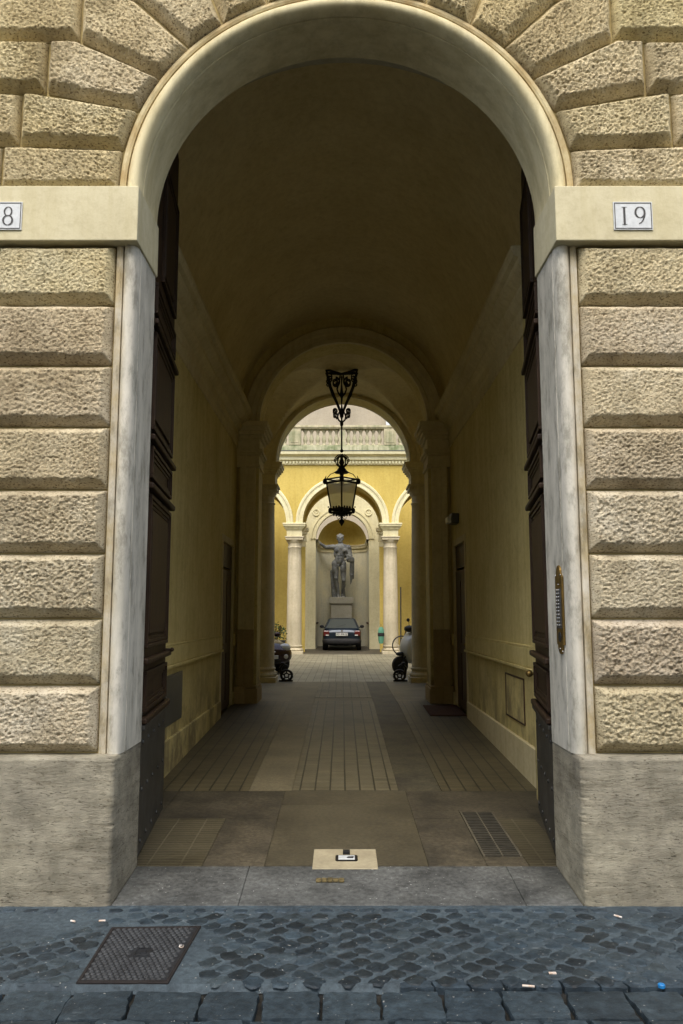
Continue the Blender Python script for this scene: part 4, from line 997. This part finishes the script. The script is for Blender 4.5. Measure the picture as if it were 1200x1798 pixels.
mb.lathe([(.0001, 4.76), (.03, 4.74), (.03, 4.66), (.055, 4.6), (.03, 4.54), (.06, 4.50), (.10, 4.44), (.15, 4.405), (.13, 4.39), (.04, 4.37), (.025, 4.25), (.0001, 4.24)], (LX, LY, 0), 16)
mb.build('crown', IRON, t, smooth=True)
ZT, ZB, RT, RB = 4.20, 3.68, .292, .205
cr = lambda r, z, k, off=0: (LX + r * cos(-pi / 2 + k * pi / 2), LY + r * sin(-pi / 2 + k * pi / 2), z)
mb = MB()
for k in range(4):
    a, b = Vector(cr(RT, ZT, k)), Vector(cr(RB, ZB, k)); mb.tube([a, b], .015); c_, d_ = Vector(cr(RT, ZT, k + 1)), Vector(cr(RB, ZB, k + 1))
    mb.tube([a, c_], .020); mb.tube([b, d_], .026); mb.tube([a + Vector((0, 0, .07)), c_ + Vector((0, 0, .07))], .016); mb.tube([b + Vector((0, 0, -.06)), d_ + Vector((0, 0, -.06))], .022)
    mb.ball(Vector(cr(RT + .03, ZT + .03, k)), (.045, .045, .06)); mb.tube([Vector(cr(RT + .03, ZT + .05, k)), Vector(cr(RT + .01, ZT + .14, k))], .02, 6, .006)
    mb.ball(Vector(cr(RB + .02, ZB - .02, k)), (.035, .035, .06)); mb.ball(Vector(cr(RB + .05, ZB + .05, k)), .016)
    mb.tube([Vector(cr(RT + .0, ZT + .08, k)), Vector(cr(RT * .75, ZT + .17, k)), Vector(cr(.09, ZT + .22, k))], .008)
    m1 = (a + c_) / 2; m2 = (b + d_) / 2
    for q in (.25, .5, .75): mb.ball(b.lerp(d_, q) + Vector((0, 0, .035)), (.02, .02, .03), 8, 6); mb.ball(b.lerp(d_, q) + Vector((0, 0, -.10)), (.022, .022, .022), 8, 6)
mb.build('cage', IRON, t, smooth=True)
for k in range(4):
    mb = MB(); a, b, c_, d_ = (Vector(cr(RT - .012, ZT, k)), Vector(cr(RB - .012, ZB, k)), Vector(cr(RT - .012, ZT, k + 1)), Vector(cr(RB - .012, ZB, k + 1)))
    n_ = (a + c_) / 2 - Vector((LX, LY, ZT)); n_.normalize(); n_ *= .006
    mb.add([a, c_, d_, b, a - n_, c_ - n_, d_ - n_, b - n_], [(0, 1, 2, 3), (7, 6, 5, 4), (0, 4, 5, 1), (1, 5, 6, 2), (2, 6, 7, 3), (3, 7, 4, 0)]); mb.build('glass_pane', OPAL, t)
mb = MB(); mb.lathe([(.0001, 3.62), (.15, 3.60), (.10, 3.57), (.03, 3.55), (.02, 3.50), (.05, 3.47), (.055, 3.44), (.03, 3.40), (.012, 3.37), (.0001, 3.35)], (LX, LY, 0), 14)
for k in range(4):
    mb.tube([cr(.02, 3.52, k), cr(.07, 3.49, k), cr(.09, 3.53, k)], .008)
mb.build('finial', IRON, t, smooth=True)

# ------------------------------------------------------------------ vehicles
def wheel(t, x, y, z, r, w_, axis='y', nm='wheel', hub=True):
    mb = MB(); mb.lathe([(r * .62, -w_ / 2), (r * .93, -w_ / 2), (r, -w_ * .35), (r, w_ * .35), (r * .93, w_ / 2), (r * .62, w_ / 2)], (x, y, z), 28, axis); o = mb.build(nm, RUBBER, t, smooth=True)
    mb = MB(); mb.lathe([(.0001, -w_ * .42), (r * .15, -w_ * .42), (r * .2, -w_ * .3), (r * .55, -w_ * .28), (r * .63, -w_ * .45), (r * .63, w_ * .45), (r * .55, w_ * .28), (r * .2, w_ * .3), (r * .15, w_ * .42), (.0001, w_ * .42)], (x, y, z), 20, axis); mb.build('rim', CHROME, o, smooth=True)
    return o
def loft(secs, n=28):
    """secs: (y, halfwidth, zlow, zhigh, power)"""
    mb = MB(); vs = []; fs = []
    for y, w_, a, b, p in secs:
        for i in range(n):
            t = 2 * pi * i / n + pi / n; c, s_ = cos(t), sin(t)
            vs.append((w_ * math.copysign(abs(c) ** (2 / p), c), y, (a + b) / 2 + (b - a) / 2 * math.copysign(abs(s_) ** (2 / p), s_)))
    for j in range(len(secs) - 1):
        for i in range(n): fs.append((j * n + i, j * n + (i + 1) % n, (j + 1) * n + (i + 1) % n, (j + 1) * n + i))
    fs += [tuple(range(n)), tuple(range(len(secs) * n - 1, (len(secs) - 1) * n - 1, -1))]
    return mb.add(vs, fs)
def cabin(c):
    """c: list of (y, halfwidth, z) rings for belt and roof given as quads"""
    return c
# blue hatchback seen from behind: local y = forward, rear at y = 0
t = thing('parked_car', 'dark blue hatchback parked before the statue, rear to the viewer', 'car', (0, 0, 0), 'cars parked in the courtyard')
loft([(0.02, .60, .30, .66, 4), (.04, .69, .24, .78, 4), (.14, .745, .20, .86, 4.5), (.5, .755, .18, .88, 5), (1.6, .755, .17, .86, 5), (2.7, .745, .18, .82, 4.5), (3.3, .70, .20, .72, 4), (3.55, .58, .26, .60, 3.5)]).build('body', NAVY, t, smooth=True, ang=.8)
mb = MB()
lo = [(-.69, .10, .84), (.69, .10, .84), (.70, 2.45, .80), (-.70, 2.45, .80)]; hi = [(-.50, .42, 1.235), (.50, .42, 1.235), (.50, 1.55, 1.25), (-.50, 1.55, 1.25)]
mb.add(lo + hi, [(0, 1, 5, 4), (1, 2, 6, 5), (2, 3, 7, 6), (3, 0, 4, 7), (4, 5, 6, 7)]); mb.build('cabin', NAVY, t, smooth=True, ang=.5, bevel=.05)
def quad_on(a, b, c, d, e, nm, mat, par, off):
    P_ = [Vector(q) for q in (a, b, c, d)]; m_ = sum(P_, Vector()) / 4; P_ = [q.lerp(m_, e) + Vector(off) for q in P_]; n_ = (P_[1] - P_[0]).cross(P_[3] - P_[0]).normalized() * .01
    mb = MB(); mb.add([*P_, *[q - n_ for q in P_]], [(0, 1, 2, 3), (7, 6, 5, 4), (0, 4, 5, 1), (1, 5, 6, 2), (2, 6, 7, 3), (3, 7, 4, 0)]); return mb.build(nm, mat, par)
quad_on(lo[0], lo[1], hi[1], hi[0], .13, 'rear_window', GLASS, t, (0, -.012, .0))
quad_on(lo[1], lo[2], hi[2], hi[1], .14, 'side_window', GLASS, t, (.012, 0, 0)); quad_on(lo[0], lo[3], hi[3], hi[0], .14, 'side_window', GLASS, t, (-.012, 0, 0)); quad_on(lo[3], lo[2], hi[2], hi[3], .12, 'windscreen', GLASS, t, (0, .012, 0))
for sg in (-1, 1):
    mb = MB(); mb.box(*sorted((sg * .49, sg * .715)), -.006, .14, .56, .77); tl = mb.build('tail_lamp', REDL, t, bevel=.03)
    mb = MB(); mb.box(*sorted((sg * .50, sg * .62)), -.010, .0, .575, .615); mb.build('reversing_lens', LAMPG, tl)
    mb = MB(); mb.ball((sg * .82, 1.75, .90), (.09, .05, .065)); mb.tube([(sg * .70, 1.78, .85), (sg * .78, 1.76, .88)], .02); mb.build('wing_mirror', BLACK, t, smooth=True)
    for y in (.62, 2.95): wheel(t, sg * .665, y, .27, .27, .17, 'x')
mb = MB(); pr = loft([(-.06, .58, .29, .44, 4), (-.03, .68, .25, .47, 4), (.06, .745, .23, .48, 4), (.2, .76, .24, .47, 4)]); pr.build('rear_bumper', BLACK, t, smooth=True, ang=.8)
mb = MB(); mb.box(-.245, .245, -.045, .02, .555, .70); mb.build('plate_recess', BLACK, t, bevel=.01)
mb = MB(); mb.box(-.225, .225, -.055, -.046, .575, .685); np_ = mb.build('number_plate', WPLATE, t)
def text(s_, x, y, z, size, rot, mat, parent, nm='lettering'):
    cu = bpy.data.curves.new(nm, 'FONT'); cu.body = s_; cu.size = size; cu.align_x = 'CENTER'; cu.align_y = 'CENTER'; cu.extrude = .001; cu.offset = .002; cu.materials.append(mat)
    q = bpy.data.objects.new(nm + '_curve', cu); col.objects.link(q); me = bpy.data.meshes.new_from_object(q.evaluated_get(bpy.context.evaluated_depsgraph_get())); bpy.data.objects.remove(q)
    me.materials.clear(); me.materials.append(mat); o = bpy.data.objects.new(nm, me); col.objects.link(o); o.parent = parent; o.location = (x, y, z); o.rotation_euler = rot; return o
text('AD 898 BJ', 0, -.058, .63, .098, (R(90), 0, 0), INK, np_, 'plate_lettering')
mb = MB(); mb.tube([(-.2, .12, .915), (.16, .07, 1.0)], .006); mb.build('rear_wiper', BLACK, t)
mb = MB(); mb.lathe([(.0001, -.008), (.03, -.006), (.034, .005)], (0, .02, .755), 14, 'y'); mb.build('badge', CHROME, t, smooth=True)
mb = MB(); mb.tube([(.32, -.05, .22), (.32, .1, .22)], .025); mb.build('exhaust_pipe', RUSTI, t, smooth=True)
place(t, -.02, 31.1, .27, 0)
# maroon small car, nose turned to the passage axis
t = thing('parked_car', 'shiny dark maroon small car, its round nose showing behind the left column', 'car', (0, 0, 0), 'cars parked in the courtyard')
loft([(-1.75, .55, .35, .62, 3), (-1.68, .66, .26, .74, 3), (-1.45, .74, .20, .84, 3.4), (-1.1, .79, .18, .93, 3.6), (-.6, .80, .17, .98, 4), (.6, .80, .17, .98, 4), (1.5, .78, .2, .95, 4), (1.75, .66, .3, .85, 3)]).build('body', MAROON, t, smooth=True, ang=.9)
loft([(-.95, .60, .85, .98, 3), (-.55, .66, .85, 1.22, 3), (-.1, .64, .85, 1.43, 3), (.6, .63, .85, 1.47, 3), (1.3, .60, .85, 1.38, 3), (1.68, .5, .85, 1.0, 3)]).build('cabin', GLASS, t, smooth=True, ang=.9)
loft([(-.1, .56, 1.40, 1.455, 3), (.6, .56, 1.42, 1.495, 3), (1.25, .52, 1.36, 1.42, 3)]).build('roof', MAROON, t, smooth=True)
for sg in (-1, 1):
    mb = MB(); mb.ball((sg * .50, -1.62, .68), (.15, .12, .12), 18, 10); mb.build('headlight', LAMPG, t, smooth=True)
    mb = MB(); mb.ball((sg * .46, -1.70, .46), (.09, .07, .085), 16, 10); mb.build('fog_lamp', LAMPG, t, smooth=True)
    mb = MB(); mb.ball((sg * .86, -.65, 1.0), (.09, .06, .07)); mb.build('wing_mirror', MAROON, t, smooth=True)
    for y in (-1.12, 1.15): wheel(t, sg * .70, y, .28, .28, .18, 'x')
mb = MB(); mb.box(-.30, .30, -1.785, -1.70, .30, .40); mb.build('lower_grille', BLACK, t, bevel=.02)
mb = MB(); mb.box(-.22, .22, -1.80, -1.77, .41, .50); mb.build('number_plate', WPLATE, t, bevel=.004)
mb = MB(); mb.tube([(-.25, -1.72, .60), (0, -1.765, .57), (.25, -1.72, .60)], .018); mb.build('grille_bar', CHROME, t, smooth=True)
place(t, -2.73, 20.36, .27, R(35)); t.scale = (1, 1, .9)
# white scooter on the right, facing the axis; local x: front at -x
t = thing('white_scooter', 'white motor scooter with black handlebar half hidden by the right column', 'scooter', (0, 0, 0))
def sy(mb, k):
    mb.v = [(x, y * k, z) for x, y, z in mb.v]; return mb
mb = MB()
prof = [(-.50, .30), (-.60, .45), (-.62, .62), (-.56, .80), (-.42, .95), (-.30, 1.0), (-.34, .80), (-.36, .55), (-.30, .36), (-.1, .30), (-.1, .24), (-.4, .24)]
vs = []; fs = []; n = len(prof)
for k, (yy, ins) in enumerate(((-.22, .10), (-.17, .02), (0, -.03), (.17, .02), (.22, .10))):
    for x, z in prof: vs.append((x + ins * (.8 if x < -.4 else -.2), yy, z + (ins * .2)))
for k in range(4):
    for i in range(n): fs.append((k * n + i, k * n + (i + 1) % n, (k + 1) * n + (i + 1) % n, (k + 1) * n + i))
fs += [tuple(range(n)), tuple(range(5 * n - 1, 4 * n - 1, -1))]
mb.add(vs, fs).build('leg_shield', WHITEP, t, smooth=True, ang=.8, bevel=.01)
mb = MB(); mb.ball((.42, 0, .56), (.42, .20, .22), 18, 10); mb.build('rear_cowl', WHITEP, t, smooth=True)
mb = MB(); mb.ball((.32, 0, .78), (.38, .14, .08), 16, 8); mb.build('seat', BLACK, t, smooth=True)
mb = MB(); mb.box(-.2, .25, -.15, .15, .24, .30); mb.build('footboard', BLACK, t, bevel=.02)
mb = MB(); mb.tube([(-.36, 0, .95), (-.30, 0, 1.05)], .035); mb.tube([(-.18, -.34, 1.08), (-.28, -.2, 1.07), (-.32, 0, 1.06), (-.28, .2, 1.07), (-.18, .34, 1.08)], .018); mb.ball((-.42, 0, 1.06), (.12, .15, .085)); mb.build('handlebar', BLACK, t, smooth=True)
for sg in (-1, 1):
    mb = MB(); mb.tube([(-.26, sg * .24, 1.07), (-.24, sg * .30, 1.24)], .008); mb.ball((-.24, sg * .33, 1.27), (.015, .07, .045)); mb.build('mirror', BLACK, t, smooth=True)
mb = MB(); mb.tube([(-.45, -.07, .62), (-.68, -.07, .26)], .022); mb.tube([(-.45, .07, .62), (-.68, .07, .26)], .022); mb.ball((-.66, 0, .47), (.15, .06, .05), 14, 8); mb.build('front_fork', BLACK, t, smooth=True)
wheel(t, -.69, 0, .21, .21, .09); wheel(t, .55, 0, .24, .24, .11)
mb = MB(); mb.tube([(.05, -.1, .24), (.0, -.2, .0)], .014); mb.build('kick_stand', IRON, t)
place(t, 1.97, 19.6, .27, R(28))
# bicycle, front wheel visible by the far right column
t = thing('bicycle', 'dark bicycle leaning near the far right column, one wheel showing', 'bicycle', (0, 0, 0))
for x in (-.5, .5):
    mb = MB(); mb.tube([(x + .32 * cos(a), 0, .34 + .32 * sin(a)) for a in [2 * pi * i / 32 for i in range(33)]], .022, 8); o = mb.build('wheel', RUBBER, t, smooth=True)
    mb = MB()
    for k in range(12): a = pi * k / 6; mb.tube([(x, 0, .34), (x + .31 * cos(a), 0, .34 + .31 * sin(a))], .003, 4)
    mb.ball((x, 0, .34), .03); mb.build('spokes', CHROME, o)
mb = MB()
for a, b in (((-.5, 0, .34), (-.36, 0, .82)), ((-.38, 0, .74), (.02, 0, .32)), ((.02, 0, .32), (.14, 0, .80)), ((-.37, 0, .78), (.12, 0, .74)), ((.02, 0, .32), (.5, 0, .34)), ((.5, 0, .34), (.12, 0, .74))): mb.tube([a, b], .015)
mb.build('frame', IRON, t, smooth=True)
mb = MB(); mb.tube([(-.36, 0, .82), (-.34, 0, .95)], .012); mb.tube([(-.28, -.26, .96), (-.38, -.1, .97), (-.38, .1, .97), (-.28, .26, .96)], .012); mb.build('handlebar', IRON, t, smooth=True)
mb = MB(); mb.ball((.15, 0, .86), (.13, .07, .035)); mb.build('saddle', BLACK, t, smooth=True)
place(t, 2.52, 27.6, .27, R(6))
# tall thin pole against the far loggia
mb = MB(); mb.tube([(2.03, 28.1, .27), (2.05, 28.15, 2.62)], .022); mb.box(1.9, 2.17, 28.07, 28.16, .27, .33)
tag(mb.build('broom', RUSTI, smooth=True), 'long handled broom standing beside the far right column', 'broom')
t = thing('hanging_bag', 'light green bag with black band hanging by the far right column', 'bag', (1.38, 28.35, .9))
mb = MB(); mb.lathe([(.0001, .72), (.07, .73), (.10, .85), (.11, 1.1), (.10, 1.22), (.05, 1.30), (.0001, 1.31)], (1.36, 28.40, -.08), 14, sy=.6); mb.build('pouch', GREEN, t, smooth=True)
mb = MB(); mb.lathe([(.112, .98), (.118, 1.0), (.118, 1.08), (.112, 1.10)], (1.36, 28.40, -.08), 14, sy=.62); mb.build('band', BLACK, t, smooth=True)
mb = MB(); mb.tube([(1.30, 28.4, 1.18), (1.36, 28.42, 1.34), (1.42, 28.4, 1.18)], .008); mb.build('strap', BLACK, t)
# plant crate on the left
t = thing('potted_plant', 'leafy green plant in a black planter behind the maroon car', 'plant', (-2.25, 27.2, .27))
mb = MB(); mb.box(-2.62, -1.95, 26.95, 27.45, .27, .75); mb.box(-2.65, -1.92, 26.92, 27.48, .75, .80); mb.build('planter', BLACK, t, bevel=.01)
mb = MB()
for k in range(420):
    a = random.uniform(0, 2 * pi); q = random.random() ** .5; x = -2.28 + .38 * q * cos(a); y = 27.2 + .28 * q * sin(a); z = .82 + random.random() * .62 * (1 - .4 * q)
    d = Vector((random.uniform(-1, 1), random.uniform(-1, 1), random.uniform(-.3, .8))).normalized() * random.uniform(.05, .10); e = d.cross(Vector((random.random(), random.random(), 1))).normalized() * .022
    p = Vector((x, y, z)); mb.add([p, p + d * .5 + e, p + d, p + d * .5 - e], [(0, 1, 2, 3)])
mb.build('foliage', LEAF, t)
mb = MB()
for k in range(9): a = k * .7; mb.tube([(-2.28 + .05 * cos(a), 27.2 + .05 * sin(a), .75), (-2.28 + .25 * cos(a), 27.2 + .2 * sin(a), 1.3)], .008, 5)
mb.build('stems', DOORW, t)
# cast iron wheel guards at the feet of the near columns
def guard(sg, label):
    t = thing('wheel_guard', label, 'wheel guard', (0, 0, 0), 'cast iron wheel guards')
    mb = MB()
    mb.tube([(.17 * cos(a), 0, .20 + .17 * sin(a)) for a in [2 * pi * i / 24 for i in range(25)]], .040, 8)
    mb.tube([(.07 * cos(a), 0, .20 + .07 * sin(a)) for a in [2 * pi * i / 16 for i in range(17)]], .022, 8)
    for k in range(5): a = pi / 2 + 2 * pi * k / 5; mb.tube([(.07 * cos(a), 0, .20 + .07 * sin(a)), (.17 * cos(a), 0, .20 + .17 * sin(a))], .024, 6)
    mb.build('scroll', IRON, t, smooth=True)
    mb = MB(); mb.tube([(-.17, 0, .25), (-.20, 0, .45), (-.10, 0, .58), (.02, 0, .52), (.0, 0, .44)], [.045, .04, .05, .035, .02], 8); mb.ball((-.12, 0, .60), (.07, .05, .05)); mb.build('crest', IRON, t, smooth=True)
    mb = MB(); mb.box(-.24, .20, -.06, .06, 0, .05); mb.build('foot', IRON, t, bevel=.01)
    return t
g1 = guard(1, 'black cast iron wheel guard at the foot of the left near column'); place(g1, -1.20, 17.22, .27, 0); g1.scale = (.68, .9, .62)
g2 = copy_tree(g1); place(g2, 1.20, 17.22, .27, pi, 'black cast iron wheel guard at the foot of the right near column')

# ------------------------------------------------------------------ unseen buildings that close the street and shade the passage
mb = MB(); mb.box(-7.5, 7.5, -9, -6.5, -.03, 13.0); tag(mb.build('unseen_street_building', PLAIN), 'unseen yellow building across the street, added to shape the daylight', 'building')  # unseen mass, its size set to cut frontal daylight on the gateway
t = thing('light_blocking_slab', 'unseen slab above the entrance passage, added to block light', 'roof', (0, 9, 8.2))  # unseen mass added to keep skylight off the passage and court
mb = MB(); mb.box(-7.3, 7.3, 5.52, 17.4, 8.205, 9.5); mb.build('slab', UPPER, t)
for sg in (-1, 1):
    mb = MB(); mb.box(*sorted((sg * 5.2, sg * 7.7)), 5.06, 13.4, 0, 13); tag(mb.build('palace_wing', PLAIN), 'plain %s wing of the palace beyond the rusticated stones' % ('left' if sg < 0 else 'right'), 'building')
